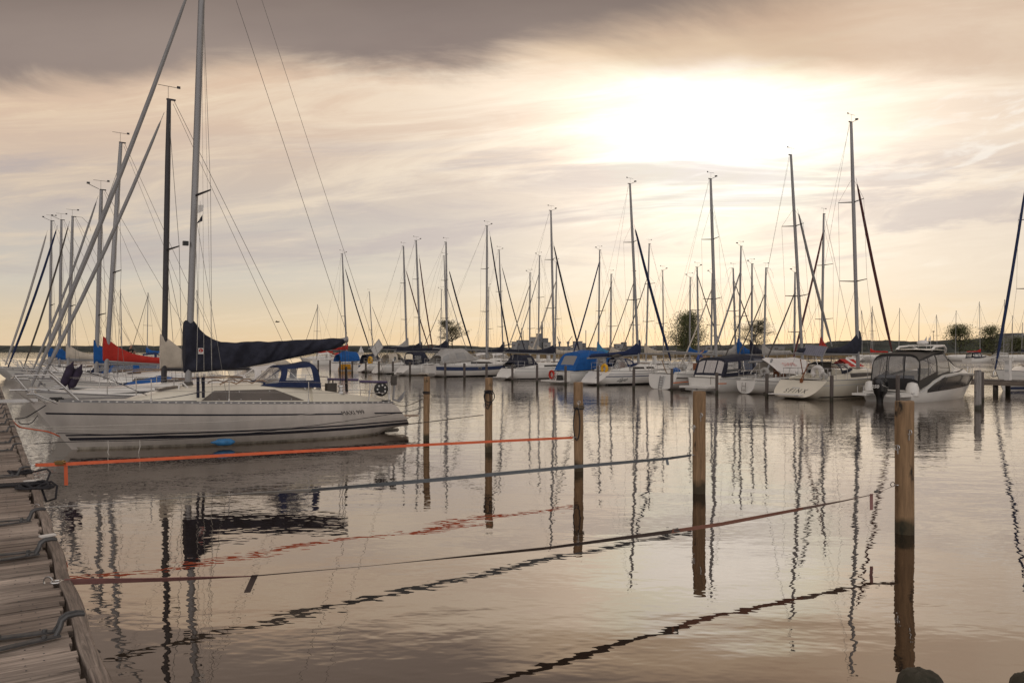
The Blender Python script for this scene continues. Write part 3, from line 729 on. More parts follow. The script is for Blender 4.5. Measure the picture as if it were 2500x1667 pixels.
    build('sheet_block', MB().tube([FR.loc(845, 895, 0), FR.loc(847, 957, 0)], .035, 6), 'black', root)
    build('topping_lift', MB().tube([FR.loc(576, 0, 0), FR.loc(847, 814, 0)], .0065, 4, cap=False), 'wire', root)
    h1 = MB()
    for (x0_, y0_, x1_, y1_) in ((493, 60, 498, 905), (497, 60, 517, 905)):
        h1.tube([FR.loc(x0_, y0_, .1), FR.loc(x1_, y1_, .25)], .004, 4, cap=False)
    build('halyard', h1, 'rope_white', root)
    for k, (px, py) in enumerate(((487, 512), (485, 536))):   # two small signal flags under the spreader
        a = FR.loc(px, py, .35); fl = MB().prism([a+Vector((.03, 0, .11)), a+Vector((-.10, 0, .13)), a+Vector((-.09, 0, -.03)), a+Vector((.05, .02, -.10))] if k == 0 else [a+Vector((-.09, 0, .13)), a+Vector((-.09, 0, -.03)), a+Vector((.06, .02, -.12))], (0, .006, 0))
        build('signal_flag', fl, ['plastic_white', 'navy'][k], root, 30)
    build('flag_halyard', MB().tube([FR.loc(489, 492, .35), FR.loc(480, 905, 1.1)], .004, 4, cap=False), 'rope_white', root)
    build('foredeck_line', MB().tube([FR.loc(118+x, 890+.0003*x*x+x*.22-6*sin(x/60), .4) for x in range(0, 260, 20)], .008, 5), 'rope_dark', root)
    return root, h
MAIN, MH = main_boat()
tag(build('fender', fender(0, 0, 0, r=.085, h=.42), 'fender_blue'), 'blue fender hanging at the waterline of the front white sloop', 'fender')
fo = bpy.data.objects['fender']; q = FR.loc(547, 1079, 1.62); fo.location = FR.o + Vector((q.x*FR.h[0]+q.y*FR.l[0], q.x*FR.h[1]+q.y*FR.l[1], q.z)); fo.rotation_euler = (0, radians(88), FR.a)
for i, (px, py, tl) in enumerate(((165, 916, .35), (184, 922, .42))):
    f = build('fender', fender(0, 0, 0, r=.10, h=.52), 'fender_purple'); q = FR.loc(px, py, -.75)
    f.location = FR.o + Vector((q.x*FR.h[0]+q.y*FR.l[0], q.x*FR.h[1]+q.y*FR.l[1], q.z)); f.rotation_euler = (0, -tl, FR.a)
    tag(f, ['dark purple fender hung on the bow rail, the one nearer the jetty', 'dark purple fender hung on the bow rail, the one nearer the mast'][i], 'fender', 'purple fenders on the bow rail')

# ------------------------------------------------------------------ jetty underfoot
def jetty():
    root = empty('jetty', P(-.143, 0, 0), RN-.0107, 'weathered plank jetty with iron mooring hooks along its edge', 'jetty')
    mb = MB(); u = -3.0; w = .105
    while u < 120:
        k = round(u/w); r = random.Random(k)
        e = .52+r.uniform(-.03, .015); z = .80+r.uniform(-.006, .006); g = .003+r.uniform(0, .007)
        if u > 45: mb.box(((-2.4+e)/2, u+w*4, .785), (2.4+e, w*8, .03)); u += w*8; continue
        mb.box(((-2.4+e)/2, u+w/2, z-.0175), (2.4+e, w-g, .035), rot=r.uniform(-.0015, .0015), rx=r.uniform(-.02, .02)); u += w
    build('deck', mb, 'planks', root, 0)
    nl = MB()
    for k in range(-10, 190):
        for nn in (.38, .30, -.55, -.63):
            nl.lathe([(.005, 0), (.004, .002)], 6, (nn+RND.uniform(-.012, .012), k*.105+RND.uniform(.03, .075), .802))
    o = build('nail', nl, 'iron', root, 0); o['kind'] = 'stuff'
    u = -3.0; i = 0
    while u < 110:
        l = 3.6; rows = []
        for k in range(25):
            t = u+l*k/24-.01*(k == 24); nz = mn.noise(Vector((t*1.4, 3, i)))*.018; nz2 = mn.noise(Vector((t*2.1, 8, i)))*.012
            rows.append([Vector((x+nz, t, z+nz2)) for x, z in ((.535, .60), (.535, .812), (.543, .821), (.598, .818), (.610, .806), (.610, .60))])
        m2 = MB().grid(rows, cv=True); m2.poly(rows[0]); m2.poly(rows[-1]); build('edge_beam', m2, 'stringer', root, 40); u += l; i += 1
    for j in range(10):
        build('support_post', MB().tube([(.42, -2+j*4.1, -.6), (.42, -2+j*4.1, .76)], .1, 10), 'old_pile', root)
    # mooring irons: two flat bars let into the deck, each ending in a hooked rod
    us = [4.80, 6.80, 8.15, 11.2, 14.1, 15.3, 17.4, 19.3, 21.0, 22.5, 24.6, 26.5, 29, 31]
    for u in us:
        ir = MB()
        for s_, ln in ((-.08, .60), (.08, .54)):
            a = Vector((.46, u+s_*.5, .817)); b = Vector((.46-ln, u+s_*1.9, .812))
            d = (b-a).normalized(); sd = Vector((-d.y, d.x, 0))*.022
            ir.prism([a+sd, a-sd, b-sd, b+sd], (0, 0, .010))
            for q in (.12, .5, .9): ir.lathe([(.015, 0), (.012, .014)], 8, a.lerp(b, q)+Vector((0, 0, .008)))
            ir.tube([a+Vector((-.02, 0, .005)), a+Vector((.0, -s_*.06, .04)), a+Vector((.01, -s_*.12, .075)), a+Vector((.035, -s_*.18, .092)), a+Vector((.08, -s_*.22, .095)), a+Vector((.115, -s_*.25, .088))], [.013, .013, .013, .012, .011, .010], 8)
        build('mooring_iron', ir, 'iron', root, 40)
    for (px, py) in ((132, 1307), (94, 1173)):
        v = W(px, py, F*1.48/(py-857)); n, u = nu(v)
        build('berth_number', MB().box((.545, u, .828), (.11, .06, .012), rot=.25), 'plastic_white', root)
    return root
JET = jetty()
def on_deck(px, py, h=.815): return W(px, py, F*(CH-h)/(py-857))

# heap of black line on the jetty, and the webbing mat beside it
def coil(c, r, turns, th, seed, flat=.5):
    R_ = random.Random(seed); pts = []
    for i in range(turns*14):
        a = 2*pi*i/14; rr = r*(.55+.5*mn.noise(Vector((i*.13, seed, 0)))+.25)
        pts.append(c+Vector((rr*cos(a)*1.25, rr*sin(a)*.8, th+abs(mn.noise(Vector((i*.21, 5, seed))))*r*flat)))
    return pts
c = on_deck(88, 1192)
build('rope_coil', MB().tube(coil(c, .17, 6, .012, 3), .012, 6).tube([c+Vector((-.1, .05, .03)), c+Vector((.08, .15, .05)), c+Vector((.2, .05, .02)), c+Vector((.24, -.05, -.10)), c+Vector((.17, -.10, -.12)), c+Vector((.08, -.04, .02))], .012, 6), 'rope_dark')
tag(bpy.data.objects['rope_coil'], 'tangled black rope coil lying on the jetty edge below the orange strap', 'rope')
c2 = on_deck(52, 1157); o = build('rope_coil', MB().tube(coil(c2, .12, 4, .012, 8), .012, 6).tube([c2+Vector((.1, 0, .02)), c2+Vector((.3, .02, .06)), c2+Vector((.42, -.12, .04)), c2+Vector((.46, -.3, -.1))], .012, 6), 'rope_dark')
tag(o, 'small flat black rope bundle on the jetty planks just before the orange strap', 'rope')
c3 = on_deck(20, 1186); mat = MB(); dr = P(.5, -.1)-P(0, 0); dr.z = 0; pr = Vector((-dr.y, dr.x, 0)).normalized()
for i in range(26): mat.box(c3+dr*(i/26*1.25-.75)+Vector((0, 0, .012)), (.016, .17, .018), rot=atan2(dr.y, dr.x))
for k in (-1, 1): mat.tube([c3-dr*.8+pr*.085*k+Vector((0, 0, .012)), c3+dr*.55+pr*.085*k+Vector((0, 0, .012))], .012, 5)
tag(build('step_mat', mat, 'rope_dark'), 'black ribbed rubber mat lying across the jetty planks', 'mat')

# ------------------------------------------------------------------ the five piles of the near berths
PB = [(1041, 1076, 919.6, 31), (1193, 1103, 922, 36), (1413, 1149, 933, 45), (1706.6, 1203, 955, 62), (2208, 1301, 979, 88)]
PILES = []
LAB = ['round wooden mooring pile at the stern of the front white sloop, farthest of the row', 'round wooden mooring pile with a long loop of dark rope hung on it', 'round wooden mooring pile at which the orange strap ends', 'round wooden mooring pile at which the grey strap ends', 'round wooden mooring pile at which the rust brown strap ends, the thickest to the eye']
for i, (px, yb, yt, _) in enumerate(PB):
    Y = F*CH/(yb-857); X = (px-1250)/F*Y; zt = CH+(857-yt)/F*Y
    r = {0: .165, 1: .165, 2: .175, 3: .205, 4: .227}[i]*.5*1.0
    r = [31/2.045, 37/2.045, 46/2.045, 62/2.0444, 89/2.0444][i]/2/F*Y
    root = empty('mooring_pile', (X, Y, 0), i*1.3, LAB[i], 'pile', 'mooring piles of the near berths')
    rows = []
    for k in range(24):
        z = lerp(-.7, zt-.012, k/23); rows.append([Vector(((r+mn.noise(Vector((cos(a)*1.2, sin(a)*1.2+i*5, z*1.1)))*.010)*cos(a), (r+mn.noise(Vector((cos(a)*1.2, sin(a)*1.2+i*5, z*1.1)))*.010)*sin(a), z)) for a in [2*pi*j/28 for j in range(28)]])
    rows.append([p*1.0 + Vector((-p.x*.05, -p.y*.05, .012+.010*mn.noise(Vector((p.x*9, p.y*9, i))))) for p in rows[-1]]); rows.append([Vector((p.x*.5, p.y*.5, p.z+.004)) for p in rows[-1]])
    mb = MB().grid(rows, cv=True); mb.poly(rows[-1])
    build('post', mb, 'pile', root, 30); root.rotation_euler = (.006*sin(i*2.1), .006*cos(i*3.3), i*1.3)
    PILES.append((root, Vector((X, Y, 0)), r, zt))
    # ring bolts on the side turned to the berth
    for zz, an in ((zt-.55, pi+.4), (zt-.35, -pi/2)) if i > 1 else ((zt-.6, pi),):
        a = an-i*1.3; c = Vector((cos(a)*(r+.012), sin(a)*(r+.012), zz))
        build('ring', MB().torus(c-Vector((0, 0, .03)), .032, .006, 14, 5, 'X' if i % 2 else 'Y').tube([c*.9, c], .008, 5), 'steel', root)
# ------------------------------------------------------------------ straps
def strap(name, label, segs, width, nodes, extras):
    """webbing drawn through photo points with their distances; nodes (px, py, Y, twist); segs [(i0, i1, material)]"""
    root = empty(name, W(*nodes[0][:3]), 0, label, 'strap', 'mooring straps across the berths'); o = root.location.copy()
    pts = [W(*p[:3])-o for p in nodes]; tw = [p[3] for p in nodes]
    for i0, i1, m in segs:
        rows = []
        for i in range(i0, i1):
            for k in range(9):
                t = k/8; p = pts[i].lerp(pts[i+1], t); d = (pts[i+1]-pts[i]).normalized()
                up = Vector((0, 0, 1)); up = (up-d*up.dot(d)).normalized(); sd = d.cross(up)
                a = lerp(tw[i], tw[i+1], smooth(t)); v = up*cos(a)+sd*sin(a); nrm = d.cross(v).normalized()*.0016
                wv = v*width/2
                if k == 0 and i > i0: continue
                rows.append([p-wv-nrm, p+wv-nrm, p+wv+nrm, p-wv+nrm])
        mb = MB().grid(rows, cv=True); mb.poly(rows[0]); mb.poly(rows[-1]); build('webbing', mb, m, root, 30)
    for (nm, px, py, Y, fn, m) in extras:
        mb = MB(); fn(mb, W(px, py, Y)-o); build(nm, mb, m, root, 30)
    return root
def yl(px, a, b):
    xa, xb, r = (a[0]-1250)/F*a[1], (b[0]-1250)/F*b[1], (px-1250)/F
    t = (xa-r*a[1])/(r*(b[1]-a[1])-(xb-xa)); return a[1]+t*(b[1]-a[1])
def ratchet(mb, c):
    mb.box(c+Vector((0, 0, 0)), (.13, .06, .012)).box(c+Vector((-.01, 0, .03)), (.11, .055, .012), ry=-.25).tube([c+Vector((-.03, -.035, .014)), c+Vector((-.03, .035, .014))], .018, 10).tube([c+Vector((.055, -.032, .02)), c+Vector((.055, .032, .02))], .010, 8)
    for s_ in (-1, 1): mb.box(c+Vector((0, s_*.03, .016)), (.12, .006, .05))
def small_ratchet(mb, c):
    mb.box(c, (.075, .035, .010)).box(c+Vector((-.005, 0, .016)), (.06, .03, .007), ry=-.25).tube([c+Vector((-.02, -.02, .008)), c+Vector((-.02, .02, .008))], .010, 8)
def shackle(mb, c):
    mb.torus(c, .032, .007, 14, 6, 'Z', a0=.4, a1=2*pi-.4).tube([c+Vector((.03, -.02, 0)), c+Vector((.03, .02, 0))], .008, 6).torus(c+Vector((-.055, 0, .005)), .028, .006, 12, 5, 'Y')
def tail(l, lean=0.):
    def f(mb, c): mb.grid([[c+Vector((-.022+lean*t*l, 0, -t*l)), c+Vector((.022+lean*t*l, .01, -t*l)), c+Vector((.022+lean*t*l, .013, -t*l)), c+Vector((-.022+lean*t*l, .003, -t*l))] for t in (0, .25, .5, .75, 1)], cv=True)
    return f
A_, B_ = (84, 10.5), (1400, 15.22); q = lambda px, py, t=0.: (px, py, yl(px, A_, B_), t); z = lambda nm, px, py, fn, m: (nm, px, py, yl(px, A_, B_), fn, m)
strap('tie_strap', 'bright orange tie-down strap with brass ratchet stretched from jetty to pile', [(0, 1, 'web_orange'), (1, 6, 'web_orange')], .044,
      [q(86, 1135), q(150, 1133), q(400, 1119.5), q(700, 1103), q(1000, 1087.5), q(1250, 1075, .1), q(1398, 1068, .2)],
      [z('ratchet', 146, 1132, ratchet, 'brass'), z('loose_tail', 160, 1137, tail(.26, .02), 'web_orange'), z('shackle', 80, 1136, shackle, 'steel'), z('hook', 1403, 1067, shackle, 'steel')])
A_, B_ = (108, 7.65), (1690, 12.9)
strap('tie_strap', 'slate grey tie-down strap sagging from jetty to the second nearest pile', [(0, 3, 'web_sheen'), (3, 7, 'web_grey')], .05,
      [q(112, 1238, 1.5), q(280, 1227, 1.45), q(420, 1216, 1.35), q(760, 1196, .75), q(1040, 1173, .2), q(1415, 1138, .15), q(1630, 1119, .5), q(1688, 1111, .6)],
      [z('ratchet', 1640, 1118, small_ratchet, 'iron'), z('loose_tail', 1628, 1121, tail(.09, .2), 'web_grey'), z('shackle', 104, 1239, shackle, 'steel'), z('hook', 1690, 1110, shackle, 'steel')])
A_, B_ = (128, 5.13), (2190, 10.05)
strap('tie_strap', 'rust, black and mauve tie-down strap hanging slack from jetty to the nearest pile', [(0, 2, 'web_mauve'), (2, 5, 'web_black'), (5, 7, 'web_rust'), (7, 10, 'web_taupe')], .044,
      [q(156, 1420, .35), q(400, 1414, .75), q(610, 1406, 1.2), q(900, 1381, 1.3), q(1330, 1338, .8), q(1640, 1297, .35), q(1760, 1279, .3), q(1960, 1241, .5), q(2060, 1222, .95), q(2130, 1207, 1.1), q(2186, 1184, 1.0)],
      [z('buckle', 1650, 1295, small_ratchet, 'iron'), z('ratchet', 2142, 1201, small_ratchet, 'iron'), z('loose_tail', 2128, 1205, tail(.20, 0), 'web_mauve'), z('loose_tail', 622, 1403, tail(.13, -.45), 'web_black'), z('shackle', 138, 1420, shackle, 'steel'), z('hook', 2190, 1183, shackle, 'steel')])
# ------------------------------------------------------------------ mooring lines of the sloop, ropes left on piles
def line(label, pts, r, m, kids=(), name='mooring_line', grp='mooring lines of the front sloop'):
    o0 = W(*pts[0]); P_ = [W(*p)-o0 for p in pts]; fine = []
    for i in range(len(P_)-1):
        a, b, c, d = P_[max(0, i-1)], P_[i], P_[i+1], P_[min(len(P_)-1, i+2)]
        for k in range(8):
            t = k/8; fine.append(.5*((2*b)+(c-a)*t+(2*a-5*b+4*c-d)*t*t+(3*b-a-3*c+d)*t**3))
    fine.append(P_[-1])
    o = build(name, MB().tube(fine, r, 6), m); o.location = o0
    for k in kids: build('cord_end', MB().tube([W(*p)-o0 for p in k], .011, 6), 'rope_white', o)
    return tag(o, label, 'rope', grp)
def hy(px, py, off=1.62):   # depth of the plane just clear of the sloop's near side
    q = FR.loc(px, py, off); return FR.o.y+q.x*FR.h[1]+q.y*FR.l[1]
def hp(px, py, off=1.64): return (px, py, hy(px, py, off))
line('upper white mooring line rising along the front sloop to its stern cleat', [hp(54, 1042), hp(135, 1042), hp(383, 1034.5), hp(600, 1026), hp(760, 1010), hp(900, 994), (950, 985, 21.3)], .006, 'rope_white')
line('lower white mooring line running flat along the front sloop towards the pile', [hp(133, 1047), hp(300, 1048.5), hp(580, 1048.5), hp(760, 1035), hp(860, 1026), hp(1000, 1015), (1030, 1000, 20.3)], .006, 'rope_white')
line('black mooring line curving up the hull to the top of the farthest pile', [hp(137, 1057), hp(380, 1063), hp(570, 1060), hp(730, 1043), hp(855, 1026), hp(1000, 1003), (1033, 993, 20.35)], .008, 'rope_dark')
line('black mooring line over the boot stripe from the jetty to the second pile', [hp(83, 1083), hp(180, 1078), hp(400, 1073), hp(640, 1059), hp(800, 1048), (1000, 1034, 20.0), (1120, 1020, 18.8), (1180, 1013, 18.15)], .008, 'rope_dark',
     kids=[[hp(264, 1076), hp(265, 1095), hp(263, 1104), hp(266, 1111)], [hp(341, 1075), hp(342, 1090), hp(338, 1104), hp(341, 1112)]])
line('thin grey mooring line from the sloop stern down to the farthest pile', [(958, 985, 22.0), (990, 991, 21.0), (1033, 973, 20.35)], .009, 'rope_brown')
line('pale rope slung from the sloop stern to the first pile', [(962, 984, 22.0), (1000, 977, 21.2), (1034, 972, 20.35)], .008, 'rope_white')
line('red mooring strap and rope between jetty edge and sloop bow', [(24, 1018, 20.0), (45, 1040, 18.6), (75, 1047, 18.4), (118, 1054, 18.5), (155, 1069, 18.6)], .016, 'web_orange')
line('black bow line running from the sloop foredeck down to the jetty', [hp(112, 989, .3), (90, 1003, 18.1), (62, 1019, 17.8), (36, 1022, 17.6)], .012, 'rope_dark')
line('black bow spring looped slack under the sloop stem', [(92, 1014, 18.2), (75, 1033, 18.1), (52, 1034, 18.0), (45, 1028, 18.0)], .010, 'rope_dark')
def pile_rope(i, label, wraps, loop, r, m):
    root, c, pr, zt = PILES[i]; mb = MB(); pts = []
    for k in range(wraps*16+1):
        a = 2*pi*k/16; pts.append(Vector(((pr+r)*cos(a), (pr+r)*sin(a), zt-loop[0]-k*.0016+mn.noise(Vector((k*.2, i, 0)))*.02)))
    mb.tube(pts, r, 6)
    if loop[1]:
        for q in range(loop[2]):
            l, s_ = loop[1]*(1-.18*q), loop[3]
            w = (.06+.03*q)
            lp = [Vector((s_*(pr*.55)+w*sin(t*2*pi)+.02*q, -(pr+r*2+.012*q), zt-loop[0]-l*(1-cos(t*2*pi))/2)) for t in [k/20 for k in range(21)]]
            mb.tube(lp, r, 6)
    o = build('rope', mb, m); o.location = c
    return tag(o, label, 'rope')
pile_rope(0, 'dark rope wound round the farthest mooring pile of the near row', 3, (.36, 0, 0, 0), .010, 'rope_dark')
pile_rope(1, 'dark green rope hanging in loops from the second farthest mooring pile', 3, (.28, .42, 3, -.5), .011, 'rope_dark')
pile_rope(2, 'grey rope wound round the pile above the end of the orange strap', 4, (.42, .0, 0, 0), .009, 'rope_brown')
pile_rope(2, 'black rope loop hanging down the left side of the orange strap pile', 1, (.48, .62, 1, -1.0), .011, 'rope_dark')
line('thin rope hanging between the stern cord and second pile', [(995, 1036, 20.0), (1080, 1026, 19.2), (1172, 1013, 18.2)], .006, 'rope_brown')

# ------------------------------------------------------------------ two post heads close to the viewer, bottom right
for px, py, Y, r, lab in ((2248, 1638, 3.1, .086, 'dark cracked rounded post head below the nearest mooring pile'), (2524, 1648, 3.0, .085, 'brown post head, the rightmost of the two at the bottom edge')):
    v = W(px, py, Y); mb = MB(); rows = []
    for q, z in ((1, -v.z-.4), (1, -v.z*.5), (1, -.09), (.985, -.06), (.92, -.03), (.75, -.010), (.45, .0), (.12, .0)):
        rows.append([Vector((cos(a)*r*q*(1+.06*mn.noise(Vector((cos(a)*3, sin(a)*3, z*4+px)))), sin(a)*r*q*(1+.06*mn.noise(Vector((cos(a)*3, sin(a)*3, z*4+px)))), z+.012*mn.noise(Vector((cos(a)*q*4, sin(a)*q*4, px))))) for a in [2*pi*j/32 for j in range(32)]])
    mb.grid(rows, cv=True); mb.poly(rows[-1])
    o = build('post', mb, 'stump', None, 40); o.location = v
    tag(o, lab, 'post', 'post heads by the viewer')
# ------------------------------------------------------------------ far pier with its boats
def pier():
    root = empty('pier', P(0, 0, 0), RN, 'long low timber pier between the two rows of moored boats', 'pier')
    mb = MB(); u = 10.0
    while u < 98: mb.box((46.7, u+.07, .70), (1.9, .128, .05)); u += .14
    build('deck', mb, 'pier_planks', root, 0)
    for n_ in (45.80, 47.60): build('edge_beam', MB().box((n_, 54, .56), (.12, 88, .22)), 'pier_wood', root)
    u = 11.0
    while u < 98:
        for n_ in (46.0, 47.4): build('support_post', MB().tube([(n_, u, -.6), (n_, u, .45)], .13, 10), 'old_pile', root)
        u += 3.4
pier()
def pedestal(px, n, h, lab):
    v = at_n(px, n); root = empty('power_pedestal', (v.x, v.y, .725), RN, lab, 'power pedestal', 'white power pedestals on the far pier')
    build('column', MB().box((0, 0, h/2), (.26, .26, h), taper=.94).box((0, 0, h+.02), (.28, .28, .04)), 'plastic_white', root)
    for k in range(3): build('louvre', MB().box((-.136, 0, h-.10-.07*k), (.012, .2, .02)), 'alu', root)
    for k in (-1, 1): build('socket_lid', MB().box((-.136, .06*k, h*.45), (.03, .09, .12)), 'gel_grey', root)
for px, lab in ((2461, 'white power pedestal at the bow of the boat with the blue furled jib'), (2136, 'white power pedestal behind the bow of the cream sloop'), (1598, 'white power pedestal left of the sloop with the open transom'), (1339, 'white power pedestal near the mast of the white sloop with a navy boom cover'), (1313.6, 'white power pedestal over the navy sprayhood')):
    pedestal(px, 46.6, 1.15, lab)
def water_pile(px, n, zt, r, lab, m='old_pile', grp='dark berth piles before the far boats'):
    v = at_n(px, n); rows = []
    for z in (-.6, 0, .4, .8, zt-.02): rows.append([Vector((r*(1+.05*mn.noise(Vector((cos(a)*2, px, z))))*cos(a), r*sin(a), z)) for a in [2*pi*j/14 for j in range(14)]])
    rows.append([Vector((p.x*.8, p.y*.8, zt)) for p in rows[-1]])
    mb = MB().grid(rows, cv=True); mb.poly(rows[-1])
    o = build('berth_pile', mb, m, None, 40); o.location = v; o.rotation_euler = (RND.uniform(-.012, .012), RND.uniform(-.012, .012), 0)
    return tag(o, lab, 'pile', grp)
for px, zt, lab in ((2192, 1.25, 'dark berth pile at the black outboard, just behind the thickest near pile'), (2030, 1.16, 'dark berth pile before the starboard side of the cream sloop'), (1872, 1.16, 'dark berth pile under the corner of the white tarpaulin'), (1750, 1.14, 'dark berth pile before the motorboat with the long navy canopy'), (1640, 1.3, 'dark berth pile beside the open transom sloop, with orange strap'), (1547, 1.2, 'grey berth pile at the bow end of the Eagle lettering boat'), (1460, 1.35, 'dark berth pile just left of the Eagle lettering'), (1381, 1.3, 'dark berth pile before the stern of the blue canopy boat'), (1311, 1.3, 'dark berth pile amidships of the sloop left of the blue canopy boat'), (1251, 1.3, 'dark berth pile at the stern of the sloop left of the blue canopy boat'), (1188, 1.3, 'dark berth pile at the bow end of the blue banded boat'), (1134, 1.3, 'dark berth pile amidships of the blue banded boat'), (1087, 1.3, 'dark berth pile towards the stern of the blue banded boat'), (1001, 1.3, 'dark berth pile before the sloop with the tall navy sprayhood'), (959, 1.3, 'navy sleeved berth pile left of the sloop with the tall navy sprayhood'), (925, 1.3, 'dark berth pile under the solar panel'), (893, 1.25, 'dark berth pile before the sloop with the yellow ring'), (860, 1.25, 'dark berth pile right of the yellow hull'), (830, 1.25, 'dark berth pile at the right end of the yellow hull'), (806, 1.25, 'dark berth pile at the middle of the yellow hull'), (777, 1.25, 'dark berth pile left of the yellow hull')):
    water_pile(px, 33.3, zt, .085 if px > 1200 else .10, lab)
water_pile(2387, 33.0, 1.55, .125, 'pale plastic sleeved pile standing right of the motorboat bow', 'grey_pile')
water_pile(2398, 38.4, 1.35, .085, 'thin dark pile just behind the pale sleeved pile')

G1 = 'boats berthed stern-out along the far pier'
def horseshoe(fr, root, c, mat, r=.26, t=.085, nm='lifebuoy'):
    return build(nm, MB().torus(c, r, t, 18, 8, 'X', a0=-.9, a1=pi+.9), mat, root)
def world(fr, p): return Vector((fr.o.x+p[0]*fr.h[0]+p[1]*fr.l[0], fr.o.y+p[0]*fr.h[1]+p[1]*fr.l[1], p[2]))
def hang_fender(fr, x, h, lab, mat='fender_navy', r=.12, ln=.62, sg=-1, zc=None):
    t = h.tx(x); z = h.sheer(t)-.45 if zc is None else zc
    p = h.side(t, z, r+.01, sg); o = build('fender', fender(0, 0, 0, r=r, h=ln), mat); o.location = world(fr, (p.x, p.y, z))
    return tag(o, lab, 'fender')

# cream sloop with the name on its reverse transom
fr = Frame(32.5, 24.3, 1); k = from_px(fr, (2095, 880), (2078, 300), (2090, 435), (2178, 858))
SF, h, hs = yacht('sailboat', 'cream sloop with SFINX lettered on its wide sloping transom', fr, 9.0, 3.05, dict(fb=(.88, .95, 1.18), xt=1.05, ft=.86, sm=.4, zb=.08, e=(.38, 1.0)), jib=('dark_red', .075), boom=(2.22, 5.1, .08), cover='navy', coverhi=1.15, col='gel_cream', group=G1, hood=('navy', 0, .72), seed=3,
    house=[(2.9, .98, .46), (4.2, 1.0, .44), (5.8, .82, .34), (7.2, .35, .04)], wins=[((3.5, 6.0), (3.5, 5.4), (.2, .85))], stripe=[(.20, .24, .0, .97, 'gel_grey', 's'), (.06, .12, .1, .97, 'black', 'w')], mr=.095, **k)
hl = SF.children[0]
def on_transom(h, yc, zc):
    def f(tx, ty):
        z = zc+ty; return Vector((h.xs(0, z)-.012, -(tx+yc), z))
    return f
text_mesh('lettering', 'S F I N X', .26, on_transom(h, .02, .30), 'black', hl, shear=.25, width=1.25)
build('boarding_plank', MB().box((-.12, .15, .22), (.34, 1.75, .045)).tube([(.25, .75, .12), (-.2, .7, .2)], .02, 5).tube([(.25, -.45, .12), (-.2, -.4, .2)], .02, 5), 'plastic_white', SF)
build('transom_slot', MB().box((h.xs(0, .52)-.01, 0.05, .52), (.03, .42, .05)), 'gel_grey', hl)
build('rudder_head', MB().box((h.xs(0, .80)-.04, 0, .86), (.1, .12, .2)).tube([(.9, 0, .95), (1.15, -.05, 1.35), (1.25, -.15, 1.7)], .03, 6), 'wood_hatch', SF)
horseshoe(fr, SF, Vector((1.3, -.62, 1.28)), 'white_cloth', .25, .11)
horseshoe(fr, SF, Vector((1.25, -.98, 1.08)), 'grey_cloth', .14, .07, 'rope_bag')
build('flag_staff', MB().tube([(1.15, .05, .95), (.7, -.1, 1.85)], .022, 6).lathe([(.03, 0), (.03, .06)], 8, (.7, -.1, 1.85)), 'wood_hatch', SF)
build('companion_hatch', MB().box((2.85, 0, 1.45), (.04, .6, .62)), 'taupe', SF)
pn = empty('solar_panel', (0, 0, 0)); pn.parent = SF; c = fr.loc(1988, 856, -.5)
pnl = MB().box((0, 0, 0), (.62, 1.05, .035)); o = build('panel', pnl, 'solar', pn, 0); o.location = c; o.rotation_euler = (.15, -.85, .1)
fm = MB(); [fm.box((sx*.31, 0, 0), (.02, 1.07, .05)) for sx in (-1, 1)]; [fm.box((0, sy*.53, 0), (.62, .02, .05)) for sy in (-1, 1)]; [fm.box((0, -.5+.1*i, .019), (.6, .006, .002)) for i in range(1, 10)]
o = build('panel_frame', fm, 'alu', pn, 0); o.location = c; o.rotation_euler = (.15, -.85, .1)
build('panel_pole', MB().tube([c, (c.x+.1, c.y-.3, .95)], .02, 6), 'steel', pn)
hang_fender(fr, 4.9, h, 'navy fender on the side of the cream sloop, the one nearer its transom', zc=.72); hang_fender(fr, 6.35, h, 'navy fender on the side of the cream sloop, the one nearer its bow', zc=.76)

# narrow racing boat under a white boom tent
fr = Frame(34.2, 28.5, 1); k = from_px(fr, (1961, 850), (1931, 380), (1947, 510), (2031, 845))
B_, h, hs = yacht('sailboat', 'low narrow white yacht with SWE lettered on the white tarpaulin over its boom', fr, 9.1, 2.5, dict(fb=(.72, .62, .92), xt=.2, xb=.12, ft=.50, zb=.02, e=(.75, 1.1)), jib=('jib_grey', .075), boom=(1.95, 4.6, -.15), col='gel', group=G1, seed=2, house=[(3.2, .72, .40), (4.8, .72, .38), (6.2, .55, .26), (7.2, .2, .03)], wins=[((3.5, 4.6), (3.5, 4.5), (.3, .8))], stripe=[(.16, .19, 0, .97, 'gel_grey', 's'), (.04, .10, .1, .97, 'black', 'w')], mr=.09, **k)
x0, x1 = 1.5, 5.2; rows = []
for i in range(13):
    x = lerp(x0, x1, i/12); zr = 1.92+.03*sin(i); e = .0 if 0 < i < 12 else .05
    rows.append([Vector((x+.35*(abs(y)) * (1 if i == 0 else -.3 if i == 12 else 0), y, zr-e-abs(y)**1.15*.80+mn.noise(Vector((x*1.5, y*2, 4)))*.04)) for y in (-1.05, -.85, -.6, -.35, -.12, 0, .12, .35, .6, .85, 1.05)])
tp = build('boom_tent', MB().grid(rows), 'white_cloth', B_, 50)
text_mesh('lettering', 'SWE', .42, lambda tx, ty: Vector((3.15+tx, -(.62-ty*.72)-.02, 1.92-(.62-ty*.72)**1.15*.80+.035)), 'pink_paint', tp, width=1.35)
build('companion_hatch', MB().box((3.15, .1, 1.0), (.05, .8, .62)), 'wood_hatch', B_)
build('transom_ladder', MB().tube([(.05, .12, .62), (-.02, .12, .1)], .018, 5).tube([(.05, -.12, .62), (-.02, -.12, .1)], .018, 5).box((0, 0, .22), (.03, .24, .03)).box((.02, 0, .42), (.03, .24, .03)), 'steel', B_)
build('backstay_tube', MB().tube([(.9, -.5, .75), (1.7, -.35, 1.55), (2.0, -.3, 1.85)], .06, 8), 'jib_grey', B_)
